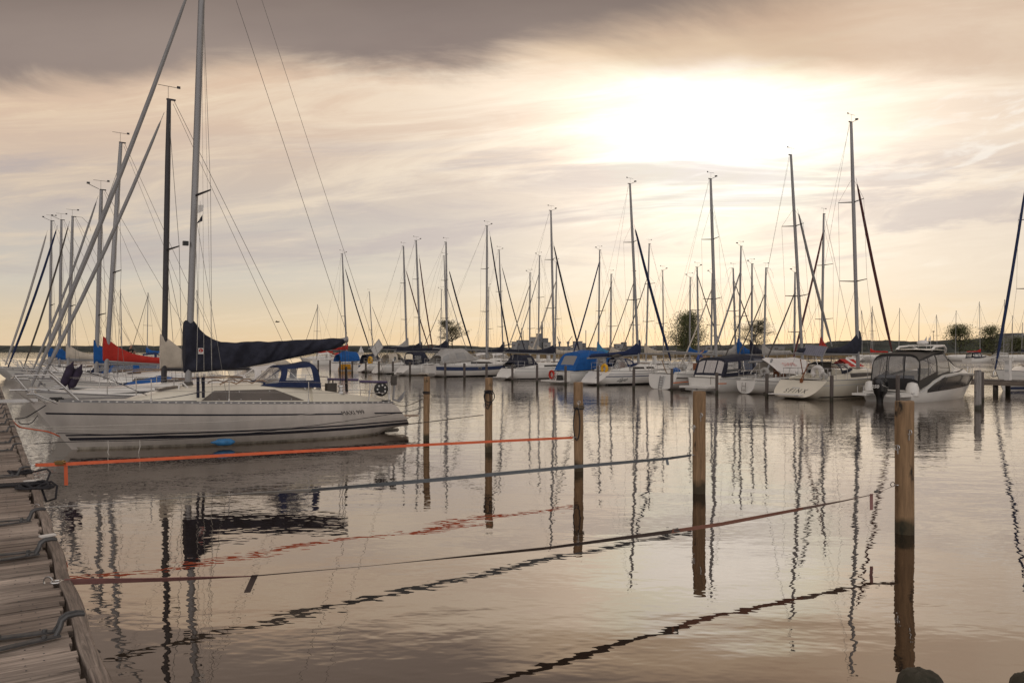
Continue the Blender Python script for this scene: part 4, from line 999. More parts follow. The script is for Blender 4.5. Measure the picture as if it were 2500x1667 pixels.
horseshoe(fr, B_, Vector((.5, -1.0, 1.15)), 'grey_cloth', .2, .1, 'rope_bag')

# sloop with the walk-through transom
fr = Frame(34.3, 34.86, 1); k = from_px(fr, (1749, 862), (1735, 438), (1741, 502), (1815, 858))
B_, h, hs = yacht('sailboat', 'white sloop with ladder in its open transom and a bare white boom', fr, 8.6, 2.95, dict(fb=(.92, .9, 1.12), xt=.22, ft=.80, zb=.0, e=(.5, 1.0)), jib=None, boom=(2.15, 4.6, .25), cover=None, group=G1, seed=3, house=[(3.1, .85, .55), (4.2, .88, .5), (5.6, .65, .36), (6.9, .25, .04)], wins=[((3.6, 5.6), (3.7, 5.2), (.35, .8))], stripe=[(.18, .25, 0, .97, 'taupe', 's'), (.33, .36, .1, .97, 'taupe', 's'), (.03, .12, .1, .97, 'black', 'w')], mr=.10, **k)
build('transom_opening', MB().prism([(h.xs(0, .15)-.02, .22, .15), (h.xs(0, .15)-.02, -.2, .15), (h.xs(0, .8)-.02, -.26, .8), (h.xs(0, .8)-.02, .24, .8)], (.02, 0, 0)), 'gel_grey', B_.children[0])
la = MB()
for y in (.13, -.13): la.tube([(.14, y, .82), (-.04, y, .02)], .018, 5)
for i in range(5): la.tube([(.0+.03*i, .13, .1+.15*i), (.0+.03*i, -.13, .1+.15*i)], .018, 5)
build('ladder', la, 'steel', B_); build('tiller', MB().tube([(.5, -.1, .9), (.25, -.12, 1.25), (.15, .0, 1.75)], .03, 6), 'teak', B_)
tag(build('tarp_bundle', MB().lathe([(.05, -.3), (.22, -.2), (.27, 0), (.22, .2), (.05, .3)], 12), 'blue'), 'blue tarp bundle in the cockpit of the open transom sloop', 'tarp'); bpy.data.objects['tarp_bundle'].location = world(fr, (.75, -.55, 1.05)); bpy.data.objects['tarp_bundle'].rotation_euler = (pi/2, 0, fr.a)
build('companion_hatch', MB().box((3.05, -.05, 1.25), (.05, .5, .55)), 'wood_hatch', B_)
F5 = fr
for px0, py0, px1, py1, Yo, lab in ((1637, 935, 1690, 931, 46.6, 'short orange strap from a berth pile across the open transom sloop'), (1747, 936.5, 1774, 936, 43.2, 'short orange strap from a berth pile to the narrow white yacht')):
    a, b = W(px0, py0, Yo), W(px1, py1, Yo+1); d = b-a
    o = build('tie_strap', MB().prism([Vector((0, 0, -.03)), d+Vector((0, 0, -.03)), d+Vector((0, 0, .03)), Vector((0, 0, .03))], (.0, .006, 0)), 'orange'); o.location = a; tag(o, lab, 'strap')

# the Eagle
fr = Frame(34.4, 41.9, 1); k = from_px(fr, (1559, 888), (1538, 450), (1548, 548), (1638, 880))
B_, h, hs = yacht('sailboat', 'white sloop with Eagle lettered on its side and a yellow horseshoe buoy', fr, 9.2, 3.1, dict(fb=(.92, .95, 1.15), xt=1.15, ft=.74, zb=.06, e=(.42, 1.0)), jib=('navy_blue', .095), boom=(2.12, 4.6, -.2), cover='navy_blue', coverhi=1.0, group=G1, seed=3, hood=('navy_blue', .0, .80), house=[(3.1, .95, .46), (4.4, .96, .42), (5.8, .75, .34), (7.3, .3, .03)], stripe=[(.30, .36, .0, .97, 'gel_blue', 's'), (.16, .19, .0, .97, 'gel_blue', 's'), (.0, .1, .1, .97, 'black', 'w')], mr=.095, **k)
def on_stbd(h, xc, zd):
    def f(tx, ty):
        t = h.tx(xc+tx); return h.side(t, h.sheer(t)-zd+ty, .012, -1)
    return f
text_mesh('lettering', 'Eagle', .34, on_stbd(h, 2.75, .66), 'black', B_.children[0], shear=.35, width=1.0)
text_mesh('emblem', 'V', .42, on_transom(h, .25, .45), 'gel_blue', B_.children[0], shear=.4, bold=.01)
horseshoe(fr, B_, Vector((1.15, -.45, 1.10)), 'lifebuoy_yellow', .26, .10)
canopy([(1.7, 1.0, 1.15, 1.75, 2.02, 3), (2.6, 1.02, 1.2, 2.5, 2.12, 3)], B_, 'black', wins=[(0, .0, .24, 0, 1), (0, .76, 1.0, 0, 1)], name='bimini', wmat='vinyl')
build('boarding_plank', MB().box((.02, 0, .18), (.4, 1.5, .05)), 'plastic_white', B_)
build('companion_hatch', MB().box((3.05, -.1, 1.3), (.05, .6, .5)), 'wood_hatch', B_)
hang_fender(fr, 6.0, h, 'grey ball fender hung on the side of the Eagle lettering boat', 'charcoal', .17, .45, zc=.68)

# white sloop left of the blue canopy boat
fr = Frame(34.9, 53.3, 1); k = from_px(fr, (1353, 880), (1345, 515), (1350, 590), (1415, 858))
B_, h, hs = yacht('sailboat', 'white sloop with low navy sprayhood and navy laced boom cover', fr, 9.3, 3.1, dict(fb=(.9, .92, 1.15), xt=.75, ft=.74, zb=.1, e=(.42, 1.0)), jib=('navy', .075), boom=(2.15, 5.0, .15), cover='navy', coverhi=.75, group=G1, seed=1, house=[(3.0, .95, .44), (4.4, .96, .42), (5.8, .75, .34), (7.4, .3, .03)], stripe=[(.22, .25, .0, .97, 'gel_grey', 's'), (.03, .13, .08, .97, 'black', 'w')], wins=[((3.6, 6.2), (3.6, 5.7), (.3, .8))], mr=.095, **k)
canopy([(3.2, .8, 1.2, 3.1, 1.35, 3), (2.6, 1.0, 1.15, 2.5, 2.0, 3), (1.6, 1.05, 1.1, 1.4, 2.05, 3), (.75, 1.0, 1.0, .85, 1.35, 3)], B_, 'navy', wins=[(0, .36, .64, .3, .9), (1, .79, .95, .2, .6)], name='cockpit_tent')
hang_fender(fr, 4.9, h, 'navy fender on the side of the sloop left of the blue canopy boat', zc=.62)
build('boarding_plank', MB().box((-.1, 0, .22), (.45, 1.4, .05)), 'plastic_white', B_)

# blue banded motor sailer
fr = Frame(33.8, 63.2, 1); k = from_px(fr, (1188, 880), (1189, 552), (1195, 565), (1250, 885))
B_, h, hs = yacht('sailboat', 'white motor sailer with broad dark blue band and pale grey cockpit tent', fr, 10.2, 3.3, dict(fb=(1.05, 1.0, 1.3), xt=-.1, xb=.1, ft=.72, zb=.05, e=(.5, 1.0)), jib=('navy', .07), boom=(2.45, 5.6, .2), cover=None, group=G1, seed=1, house=[(2.6, 1.1, .6), (4.4, 1.1, .58), (6.2, .85, .42), (7.8, .3, .03)], stripe=[(.10, .44, .0, .98, 'gel_blue', 's'), (.0, .1, .1, .97, 'black', 'w')], wins=[((3.6, 6.2), (3.6, 5.7), (.3, .8))], mr=.10, **k)
canopy([(4.6, .9, 1.6, 4.4, 1.75, 3), (3.6, 1.15, 1.45, 3.1, 2.55, 3), (1.4, 1.2, 1.25, 1.4, 2.5, 3), (.3, 1.1, 1.1, .7, 1.9, 3)], B_, 'grey_cloth', wins=[(0, .1, .34, .2, .85), (0, .36, .64, .2, .85), (1, .79, .95, .2, .7), (2, .79, .95, .15, .8)], name='cockpit_tent', wmat='vinyl_hazy')
for x in (4.2, 7.4):
    b = build('rub_port', MB().box((x, h.side(h.tx(x), .78, .0, -1).y-.01, .78), (.34, .03, .16)), 'steel', B_.children[0]); build('port_glass', MB().box((x, h.side(h.tx(x), .78, .0, -1).y-.028, .78), (.24, .012, .09)), 'glass_dark', b)
for sx in (0,): build('swim_platform', MB().box((-.35, 0, .3), (.6, 1.9, .05)).tube([(-.6, .5, .3), (-.6, .5, 1.1), (0, .5, 1.25)], .02, 5).tube([(-.6, -.5, .3), (-.6, -.5, 1.1), (0, -.5, 1.25)], .02, 5), 'steel', B_)
# next three sloops
fr = Frame(32.9, 68.2, 1); k = from_px(fr, (1092, 880), (1089, 592), (1095, 655), (1155, 862))
B_, h, hs = yacht('sailboat', 'white sloop with tall dark navy sprayhood and long navy boom cover', fr, 8.9, 3.05, dict(fb=(.95, .95, 1.15), xt=1.05, ft=.72, zb=.08, e=(.42, 1.0)), jib=('navy', .08), boom=(2.4, 5.6, -.05), cover='navy', coverhi=1.15, group=G1, seed=2, stripe=[(.3, .33, .0, .97, 'gel_grey', 's'), (.0, .1, .1, .97, 'rope_brown', 'w')], mr=.10, **k)
canopy([(3.5, .8, 1.2, 3.3, 1.4, 3), (2.8, 1.0, 1.15, 2.6, 2.25, 3.4), (1.3, 1.05, 1.05, 1.3, 2.2, 3.4)], B_, 'navy', wins=[(0, .36, .64, .2, .9), (1, .78, .96, .45, .92)], caps=[(2, [(.3, .7, .15, .6)])], name='cockpit_tent')
build('boarding_plank', MB().box((.0, -.2, .3), (.5, 1.2, .05)), 'plastic_white', B_)
fr = Frame(33.3, 74.2, 1); k = from_px(fr, (1027, 858), (1016, 588), (1023, 622), (1058, 860))
B_, h, hs = yacht('sailboat', 'white sloop with a beige and black sprayhood beneath the tilted solar panel', fr, 8.8, 3.0, dict(fb=(.92, .93, 1.12), xt=.8, ft=.72, zb=.08, e=(.42, 1.0)), jib=('dark_red', .07), boom=(2.5, 4.6, .1), cover='navy', coverhi=.8, group=G1, seed=3, stripe=[(.3, .33, .0, .97, 'gel_grey', 's'), (.0, .1, .1, .97, 'black', 'w')], mr=.105, **k)
canopy([(3.4, .8, 1.2, 3.2, 1.4, 3), (2.7, .95, 1.15, 2.5, 2.05, 3)], B_, 'black', wins=[(0, .36, .64, .2, .9)], name='sprayhood')
canopy([(2.2, .95, 1.1, 2.2, 2.1, 3), (1.1, .95, 1.05, 1.3, 1.95, 3)], B_, 'cream', wins=[(0, .79, .95, .2, .6)], name='cockpit_tent')
pn = empty('solar_panel', (0, 0, 0)); pn.parent = B_; c = fr.loc(921, 850, -.4)
o = build('panel', MB().box((0, 0, 0), (.04, 1.75, 1.35)).box((-.03, 0, .35), (.03, .3, .2)).box((-.03, .3, -.2), (.04, .1, .1)), 'solar_back', pn, 0); o.location = c; o.rotation_euler = (.55, .45, .12)
fm = MB(); [fm.box((-.02, sy*.86, 0), (.05, .05, 1.37)) for sy in (-1, 1)]; [fm.box((-.02, 0, sz*.66), (.05, 1.75, .05)) for sz in (-1, 1)]
o = build('panel_frame', fm, 'alu', pn, 0); o.location = c; o.rotation_euler = (.55, .45, .12)
build('panel_pole', MB().tube([c, (c.x+.6, c.y-.2, .95)], .035, 6).tube([c+Vector((.05, -.5, -.2)), (c.x+.5, c.y-.2, 1.6)], .025, 6), 'alu', pn)
fr = Frame(34.4, 80.6, 1); k = from_px(fr, (994, 862), (985, 602), (990, 655), (1050, 858))
B_, h, hs = yacht('sailboat', 'white sloop with red bottom paint, yellow ring buoy and pale boom cover', fr, 8.9, 3.0, dict(fb=(.92, .93, 1.12), xt=.9, ft=.7, zb=.12, e=(.45, 1.0)), jib=('dark_red', .07), boom=(2.55, 4.6, .1), cover='grey_cloth', coverhi=1.25, group=G1, seed=2, stripe=[(.3, .33, .0, .97, 'gel_grey', 's'), (.0, .14, .05, .97, 'dark_red', 'w')], mr=.11, **k)
horseshoe(fr, B_, Vector((1.1, -.5, 1.25)), 'lifebuoy_yellow', .36, .14)

# ------------------------------------------------------------------ motorboats of the row
def motorboat(label, fr, L, B, fb, col='gel', sheer=None, group=G1, hk=None):
    root = empty('motorboat', fr.o, fr.a, label, 'motorboat', group)
    h = Hull(L=L, B=B, fb=fb, **dict(dict(ft=.90, sm=.30, xt=0., xb=.06, zb=-.15, xw=L-1.2, e=(.26, .85), bowp=2.6), **(hk or {})))
    if sheer: h.sheer = lambda t: interp(t, sheer)
    hl = build('hull', h.mesh(30, 10), col, root, 45); build('deck', h.deckmesh(30), 'deckpaint', root, 60)
    for sg in (1, -1): build('rub_rail', MB().tube(h.edge(-.01, -.03, sg), .03, 5), 'gel_grey', hl)
    return root, h, hl
def outboard(root, x, y, z0, s_=1., mat='black_gloss'):
    prof = [(-.75, .10, .14, -.05), (-.3, .11, .16, -.05), (-.12, .13, .20, -.03), (.0, .20, .30, 0), (.18, .23, .36, 0), (.42, .24, .38, -.02), (.56, .22, .35, -.05), (.66, .14, .24, -.08)]
    rows = [[Vector((x+(dx+b*math.copysign(abs(cos(a))**.7, cos(a))-.1)*s_, y+w*math.copysign(abs(sin(a))**.7, sin(a))*s_, z0+z*s_)) for a in [2*pi*j/18 for j in range(18)]] for z, w, b, dx in prof]
    mb = MB().grid(rows, cv=True); mb.poly(rows[0]); mb.poly(rows[-1]); o = build('outboard', mb, mat, root, 50); return o
# nearest: grey flanked cabin cruiser with the big black outboard
fr = Frame(34.2, 20.4, 1)
B_, h, hl = motorboat('white and charcoal cabin cruiser with clear canopy and black outboard lettered 250', fr, 7.75, 2.55, (.45, 1.2, 1.05), sheer=[(0, .46), (.10, .50), (.17, .70), (.24, .98), (.34, 1.20), (.5, 1.30), (.75, 1.24), (1, 1.10)], hk=dict(xw=6.75, bowp=2.4))
pan = MB(); rows = []
for i in range(25):
    t = lerp(.16, .985, i/24); zs = h.sheer(t)-.10; lo = min(zs-.01, lerp(.44, .72, (t-.16)/.84)); rows.append([h.side(t, lerp(lo, zs, j/5), .008, -1) for j in range(6)])
p_ = build('side_panel', pan.grid(rows), 'charcoal', hl, 60)
rows = [[h.side(lerp(.80, .965, i/10), lerp(.80+.012*i, h.sheer(.88)-.17, j/3), .016, -1) for j in range(4)] for i in range(11)]; build('hull_window', MB().grid(rows), 'black_gloss', hl, 60)
pan = MB().grid([[Vector((v.x, -v.y, v.z)) for v in r] for r in [[h.side(lerp(.16, .985, i/24), lerp(.5, h.sheer(lerp(.16, .985, i/24))-.1, j/5), .008, -1) for j in range(6)] for i in range(25)]]); build('side_panel', pan, 'charcoal', hl, 60)
cab = House(h, [(3.2, 1.02, .12), (4.2, 1.0, .16), (5.6, .72, .20), (6.6, .35, .06)]); build('foredeck_cabin', cab.mesh(), 'gel', B_, 40)
build('vent', MB().prism([(1.95, -h.half(h.tx(1.95))-.012, 1.02), (2.65, -h.half(h.tx(2.6))-.012, 1.16), (2.5, -h.half(h.tx(2.5))-.012, 1.02)], (0, -.006, 0)), 'black', hl)
CH_ = [(.55, 1.16, .56, .80, 2.16, 5.5), (2.1, 1.17, 1.0, 2.1, 2.30, 5.5), (3.35, 1.10, 1.22, 3.15, 2.34, 4.5), (5.45, .62, 1.42, 5.3, 1.46, 3.2)]
top = canopy(CH_, B_, 'black', name='canopy',
    wins=[(0, .085, .255, .05, .49), (0, .085, .255, .53, .95), (0, .745, .915, .05, .49), (0, .745, .915, .53, .95), (1, .045, .25, .05, .95), (1, .75, .955, .05, .95), (2, .02, .27, .04, .97), (2, .30, .70, .06, .97), (2, .73, .98, .04, .97)], caps=[(0, [(.255, .41, .06, .68), (.42, .58, .06, .68), (.59, .745, .06, .68)])], wr=.004)
build('roof_cloth', MB().grid([[hoop(CH_[i], .27+.46*k/14).lerp(hoop(CH_[i+1], .27+.46*k/14), u)+Vector((0, 0, .014)) for k in range(15)] for i, u in ((0, 0), (0, .5), (1, 0), (1, .5), (1, .98))]), 'taupe', top, 60)
rail(B_, [[hoop((x, hw-.03, zb, xt, zt-.03, 5), v/16) for v in range(17)] for x, hw, zb, xt, zt in ((1.2, 1.14, .8, 1.9, 2.2), (2.3, 1.12, 1.0, 1.2, 2.2))]+[[(.6, -1.05, .7), (2.0, -1.1, 1.75), (3.2, -1.05, 1.85)]], .014, 'canopy_bow')
build('windscreen_frame', MB().tube([hoop((3.5, 1.12, 1.2, 3.15, 2.34, 4.5), v) for v in (.03, .14, .25)], .03, 6).tube([(3.35, -1.13, 1.24), (4.5, -.95, 1.36), (5.5, -.6, 1.42), (5.7, 0, 1.45), (5.5, .6, 1.42), (3.35, 1.13, 1.24)], .03, 6).tube([hoop((3.35, 1.12, 1.22, 3.15, 2.36, 4.5), .82), (5.45, -.35, 1.45)], .022, 6), 'black', B_)
build('roof_arch', MB().tube([(2.2, .85, 2.32), (2.5, .85, 2.50), (3.4, .8, 2.55), (3.75, .7, 2.42), (3.9, .6, 2.25)], .05, 8).tube([(2.2, -.85, 2.32), (2.5, -.85, 2.50), (3.4, -.8, 2.55), (3.75, -.7, 2.42), (3.9, -.6, 2.25)], .05, 8).box((3.3, 0, 2.57), (.35, 1.6, .06)), 'gel', B_)
build('hardtop', MB().grid([[Vector((x, y, 2.335+.05*(1-(y/1.0)**2)+z)) for y in (-1, -.7, -.3, 0, .3, .7, 1)] for x, z in ((1.6, 0), (2.3, .03), (3.0, .02), (3.3, -.02))]), 'gel', B_, 60)
build('radar_dome', MB().lathe([(.02, 0), (.24, .02), (.26, .10), (.2, .17), (.03, .2)], 14, (3.2, .1, 2.62)), 'plastic_white', B_)
build('seat_back', MB().box((2.6, -.3, 1.25), (.25, .5, .5)).box((.95, .1, .95), (.2, 1.6, .5)), 'shorts', B_)
for sg in (1, -1): build('swim_platform', MB().box((-.42, sg*.82, .34), (.85, .72, .10)), 'gel', B_)
build('quarter_pod', MB().lathe([(.26, -.3), (.28, .0), (.2, .25), (.05, .3)], 12, (.35, -1.0, .62)).lathe([(.26, -.3), (.28, .0), (.2, .25), (.05, .3)], 12, (.35, 1.0, .62)), 'gel', B_)
ob = outboard(B_, -.42, -.02, .42, 1.05)
text_mesh('lettering', '250', .20, lambda tx, ty: Vector((-.95-.0+abs(tx)*.12, -(tx+.02), .66+ty)), 'plastic_white', ob, shear=.2, width=1.15, bold=.006)
for sg in (-1, 1): build('cowl_flash', MB().tube([(-.78, sg*.22-.02, .80), (-.55, sg*.262-.02, .72), (-.30, sg*.258-.02, .66)], .016, 5), 'steel', ob)
rail(B_, [[(-.75, .95, .4), (-.75, .95, .7), (-.3, .95, .72), (-.3, .95, .4)], [(5.9, -.62, 1.25), (6.0, -.6, 1.55), (7.3, -.2, 1.5), (7.62, 0, 1.48), (7.3, .2, 1.5), (6.0, .6, 1.55), (5.9, .62, 1.25)], [(6.6, -.42, 1.2), (6.65, -.42, 1.52)], [(7.3, -.18, 1.15), (7.3, -.2, 1.5)]], .015, 'rail')
# long navy canopy
fr = Frame(34.3, 31.4, 1)
B_, h, hl = motorboat('white motorboat under a long arched navy canopy with clear windows', fr, 7.6, 2.6, (.78, .92, 1.15))
canopy([(.35, 1.12, .85, .75, 1.92, 4.2), (2.9, 1.15, .98, 2.9, 2.12, 4.2), (4.6, .95, 1.1, 4.3, 2.05, 3.6)], B_, 'navy', name='canopy', wins=[(0, .05, .21, .08, .45), (0, .05, .21, .55, .95), (0, .79, .95, .08, .45), (0, .79, .95, .55, .95), (1, .05, .23, .08, .9), (1, .77, .95, .08, .9)], caps=[(0, [(.25, .375, .14, .8), (.40, .60, .14, .8), (.625, .75, .14, .8)])])
canopy([(4.7, .95, 1.1, 4.35, 2.03, 3.6), (5.4, .6, 1.2, 5.1, 1.7, 3)], B_, 'blue', name='fore_canvas')
build('transom_seat', MB().box((.55, 0, .80), (.5, 1.9, .25)), 'gel', B_); build('swim_platform', MB().box((-.42, 0, .28), (.9, 2.1, .12)).box((-.35, 0, .16), (.6, 1.6, .14)), 'gel', B_)
build('transom_gate', MB().tube([(-.05, -.55, .42), (-.05, -.55, .85), (-.05, -.95, .9), (-.05, -.95, .42)], .02, 5), 'steel', B_)
build('drive_leg', MB().box((-.55, 0, .02), (.5, .3, .3), taper=.8), 'gel_grey', B_)
# bright blue canopy
fr = Frame(34.4, 45.0, 1)
B_, h, hl = motorboat('white motorboat under a bright blue canopy with square rear window', fr, 7.4, 2.8, (.85, .95, 1.2))
canopy([(.45, 1.18, .92, 1.2, 2.20, 4), (2.3, 1.2, 1.02, 2.3, 2.38, 4), (3.9, 1.05, 1.15, 3.6, 2.3, 4), (4.6, .9, 1.2, 4.3, 1.85, 3.4)], B_, 'blue', name='canopy', wins=[(1, .79, .95, .2, .75)], caps=[(0, [(.33, .67, .18, .68)])], wmat='vinyl_hazy')
build('swim_platform', MB().box((-.4, 0, .20), (.85, 2.2, .10)), 'gel', B_)
build('lifebuoy', MB().torus((-.12, .75, .62), .26, .075, 18, 8, 'X'), 'red', B_)
build('ladder', MB().tube([(-.15, .2, .8), (-.5, .28, .22)], .02, 5).tube([(-.15, -.1, .8), (-.5, -.02, .22)], .02, 5).box((-.33, .09, .5), (.05, .3, .03)), 'steel', B_)
build('stern_drive', MB().box((-.3, -.45, .42), (.4, .35, .4), taper=.7), 'rubber', B_)
# yellow hull and its small neighbour
fr = Frame(35.4, 90.5, 1)
B_, h, hl = motorboat('white trailer sailer with yellow hull side and bright blue cockpit cover', fr, 7.6, 2.9, (.85, .9, 1.1), hk=dict(xt=.2))
for sg in (1, -1): build('stripe', h.strip(.1, .75, 0, .97, sg, frm='s'), 'gel_yellow', hl, 60)
build('cabin', House(h, [(2.6, 1.0, .55), (4.0, 1.0, .5), (6.0, .5, .1)]).mesh(), 'gel', B_, 40)
canopy([(.4, 1.1, 1.05, .5, 1.9, 2.4), (1.4, 1.15, 1.05, 1.3, 2.35, 2.2), (2.9, 1.1, 1.15, 2.8, 2.2, 2.2)], B_, 'blue', name='cockpit_tent')
k = from_px(fr, (847, 850), (835.5, 620), (841, 650), (905, 858)); rig(B_, k['mast'][0], 1.5, k['mast'][1], (2.45, 3.2, .1), (.4,), ('navy', .075), k['fs'], h, 'alu', .10, .009, (.2, .95, 0), 'red', .8, seed=1)
fr = Frame(36, 85.6, 1)
B_, h, hl = motorboat('small white motorboat with dark blue gunwale and folded navy hood', fr, 6.2, 2.4, (.75, .8, 1.05))
for sg in (1, -1): build('stripe', h.strip(.04, .3, 0, .97, sg, frm='s'), 'gel_blue', hl, 60)
canopy([(1.0, 1.0, .85, 1.2, 1.9, 3), (2.6, 1.0, .95, 2.4, 2.05, 3), (3.6, .8, 1.0, 3.2, 1.3, 3)], B_, 'navy', name='canopy', wins=[(0, .75, .93, .15, .85), (1, .36, .64, .2, .8)], wmat='vinyl')

# ------------------------------------------------------------------ yachts on the other side of the far pier
G2 = 'yachts on the far side of the far pier'
def rear(label, base, top, fst, fsb, dirn=-1, cover=None, jib=('grey_cloth', .05), hood=None, nm_=53.2, L=9.0, col='gel', spr=(.42,), boomz=2.1, boom=3.6, hi=.9, seed=1, mr=.085, stripe=None, vane=True):
    v = at_n(base[0], nm_); u = nu(v)[1]
    xm0 = 5.3
    fr = Frame(nm_+xm0, u, -1) if dirn < 0 else Frame(nm_-xm0, u, 1)
    k = from_px(fr, base, top)
    fs_ = None
    if fst:
        a = fr.loc(*fst); q = (k['mast'][1][1]-1.4); fs_ = ((k['mast'][0]-.35*(a.z-1.4)/q, min(a.z, k['mast'][1][1])), (L-.1, 1.25))
    return yacht('sailboat', label, fr, L, 2.9, dict(fb=(.9, .9, 1.12), xt=.5, ft=.72, zb=.08, e=(.45, 1.0)), mast=k['mast'], fs=fs_, jib=jib, boom=(boomz, boom, .1) if boom else None, cover=cover, coverhi=hi, col=col, group=G2, d=1, spr=spr, hood=hood, seed=seed, mr=mr, stripe=stripe or [(.2, .26, 0, .97, 'gel_blue', 's'), (0, .1, .08, .97, 'gel_blue', 'w')])
rear('yacht with navy sail cover and two close spreaders left of the factory', (1229, 857), (1218.6, 611), (1223, 645), (1260, 845), 1, 'navy', ('navy', .06), boomz=2.2, boom=3.9, hi=1.3, seed=1, spr=(.3, .62))
rear('small yacht behind the bare boom of the blue banded motor sailer', (1192, 850), (1193, 702), None, None, -1, None, None, boom=0, seed=2, mr=.05, nm_=54)
rear('yacht whose pale furled jib leans left across the factory front', (1293, 850), (1294, 667), (1291, 678), (1236, 877), -1, 'cream', ('cream', .065), seed=3, spr=(.36,))
rear('yacht with its mast in front of the tall factory chimney', (1314, 852), (1317, 625), (1314, 655), (1283, 832), -1, 'cream', ('jib_grey', .05), seed=5, spr=(.3, .6))
rear('yacht with thick pale furled jib crossing the sloop mast right of the chimney', (1355, 850), (1359, 641), (1351, 676), (1291, 850), -1, 'cream', ('cream', .085), seed=1, spr=(.42,), hi=.6)
rear('yacht with bright blue furled jib foot behind the bright blue canopy', (1461, 850), (1464, 611), (1460, 624), (1396, 865), -1, 'sky_blue', ('navy_blue', .075), seed=7, spr=(.45,), hi=1.2)
rear('yacht with cream boom cover just right of the pale blue cover', (1491, 850), (1492, 670), (1490, 680), (1461, 830), -1, 'cream', ('taupe', .05), seed=2, spr=(.4,), hi=.9)
rear('slim yacht masked by the mast of the Eagle lettering boat', (1545, 850), (1547, 672), (1545, 676), (1508, 840), -1, None, ('taupe', .04), seed=4, mr=.06, boom=0)
rear('yacht with long cream boom cover right of the Eagle lettering boat', (1577, 857), (1585, 596), (1575, 673), (1531, 837), -1, 'cream', ('taupe', .045), seed=2, spr=(.34, .66), hi=.95, boom=4.2)
rear('slender yacht with a lone mast standing left of the leafy tree', (1620, 855), (1618, 661), (1617, 670), (1660, 840), 1, None, None, seed=3, mr=.06, boom=3.2)
rear('yacht with short blue cover and mast before the leafy tree', (1684, 852), (1685, 678), (1684, 690), (1655, 840), -1, 'blue', None, seed=3, mr=.07, boom=2.6, hi=.7)
rear('yacht with its mast at the right edge of the leafy tree', (1706, 854), (1702, 653), (1703, 660), (1743, 840), 1, None, ('taupe', .045), seed=7, spr=(.55,), boom=3.4)
rear('yacht with pale furled jib crossing the leafy tree to the left', (1736, 854), (1739, 669), (1736, 693), (1691, 854), -1, None, ('cream', .055), seed=5, spr=(.42,), boom=3)
rear('yacht with grey sail cover left of the round bare tree', (1797, 854), (1790, 656), (1793, 680), (1830, 800), 1, 'grey_cloth', ('taupe', .045), seed=6, spr=(.55,), hi=.95)
rear('yacht with bright blue sail cover and pale jib before the round bare tree', (1804, 852), (1809, 602), (1804, 655), (1754, 840), -1, 'blue', ('jib_grey', .075), seed=7, spr=(.4,), hi=1.3, boom=4.4)
rear('yacht with navy cover and mast in the middle of the round bare tree', (1835, 852), (1836, 645), (1832, 695), (1800, 800), -1, 'navy', ('taupe', .05), seed=3, spr=(.42,), hi=1.1, boom=4.0)
rear('yacht with pale cover and mast at the right edge of the bare tree', (1865, 853), (1870, 655), (1865, 710), (1838, 800), -1, 'grey_cloth', ('taupe', .05), seed=6, spr=(.32,), hi=.8)
rear('yacht with grey hull whose dark jib leans left beside the striped jib mast', (1939, 852), (1941, 666), (1937, 702), (1893, 851), -1, None, ('taupe', .055), seed=5, spr=(.35,), boom=3.0)
R20, hh, _ = rear('yacht with red sail cover and dark red furled jib behind the solar panel', (2006, 850), (2011, 523), (2006, 552), (1946, 854), -1, 'red', ('dark_red', .075), seed=2, spr=(.3, .66), hi=1.3, boom=4.2, mr=.095)
rear('yacht with leaning jib whose thin mast rises left of the bare tree by the pier', (1075, 850), (1078, 707), (1075, 745), (1056, 850), -1, None, ('taupe', .045), seed=3, nm_=56, boom=0, mr=.06)
rear('yacht with dark mast beside the long navy boom cover', (1092, 850), (1084, 625), (1093, 690), (1121, 855), 1, 'navy', ('jib_grey', .05), seed=3, nm_=54, spr=(.33,), boom=3)
rear('yacht whose thin mast stands behind the tilted solar panel', (911, 850), (902, 713), (907, 745), (947, 840), 1, None, ('taupe', .05), seed=2, nm_=54, boom=0, mr=.08)
# red and white striped tarp by the red sail cover
v = at_n(2040, 53); tr = MB()
for i in range(3):
    a0, a1 = (0, .42), (.42, .58); 
rows = [[Vector((x, y, 1.15+.55*(1-abs(y)/.95))) for y in (-.95, -.5, 0, .5, .95)] for x in (.5, .8, 1.2, 1.6, 2.0, 2.2)]
o = build('boat_tent', MB().grid(rows), 'red', None, 40); o.location = v; o.rotation_euler = (0, 0, RN); tag(o, 'red boom tent with a white band behind the cream sloop', 'tarp')
build('white_band', MB().grid([[Vector((x, y, 1.156+.55*(1-abs(y)/.95))) for y in (-.96, -.5, 0, .5, .96)] for x in (1.2, 1.6)]), 'white_cloth', o, 40)
# yacht with the blue furled jib at the right edge
fr = Frame(58.4, 22.5, -1); a, b = fr.loc(2499, 452), fr.loc(2430, 900)
B_, h, hs = yacht('sailboat', 'white yacht at the right edge with dark blue furled jib and blue boot line', fr, 9.6, 3.1, dict(fb=(.95, .95, 1.22), xt=.5, ft=.72, zb=.08), mast=(5.6, (5.3, 14.5)), fs=((5.75, 12.6), (9.6, 1.28)), jib=('navy_blue', .085), boom=(2.2, 4.4, .1), cover='navy', group=G2, seed=2, stripe=[(.05, .22, .05, .97, 'gel_blue', 'w'), (.25, .28, 0, .97, 'gel_grey', 's')], mr=.09)
build('anchor', MB().tube([(9.65, 0, 1.2), (9.9, 0, 1.05), (9.85, 0, .85)], .04, 6).tube([(9.75, -.18, .9), (9.9, 0, .82), (9.75, .18, .9)], .035, 6), 'steel', B_)
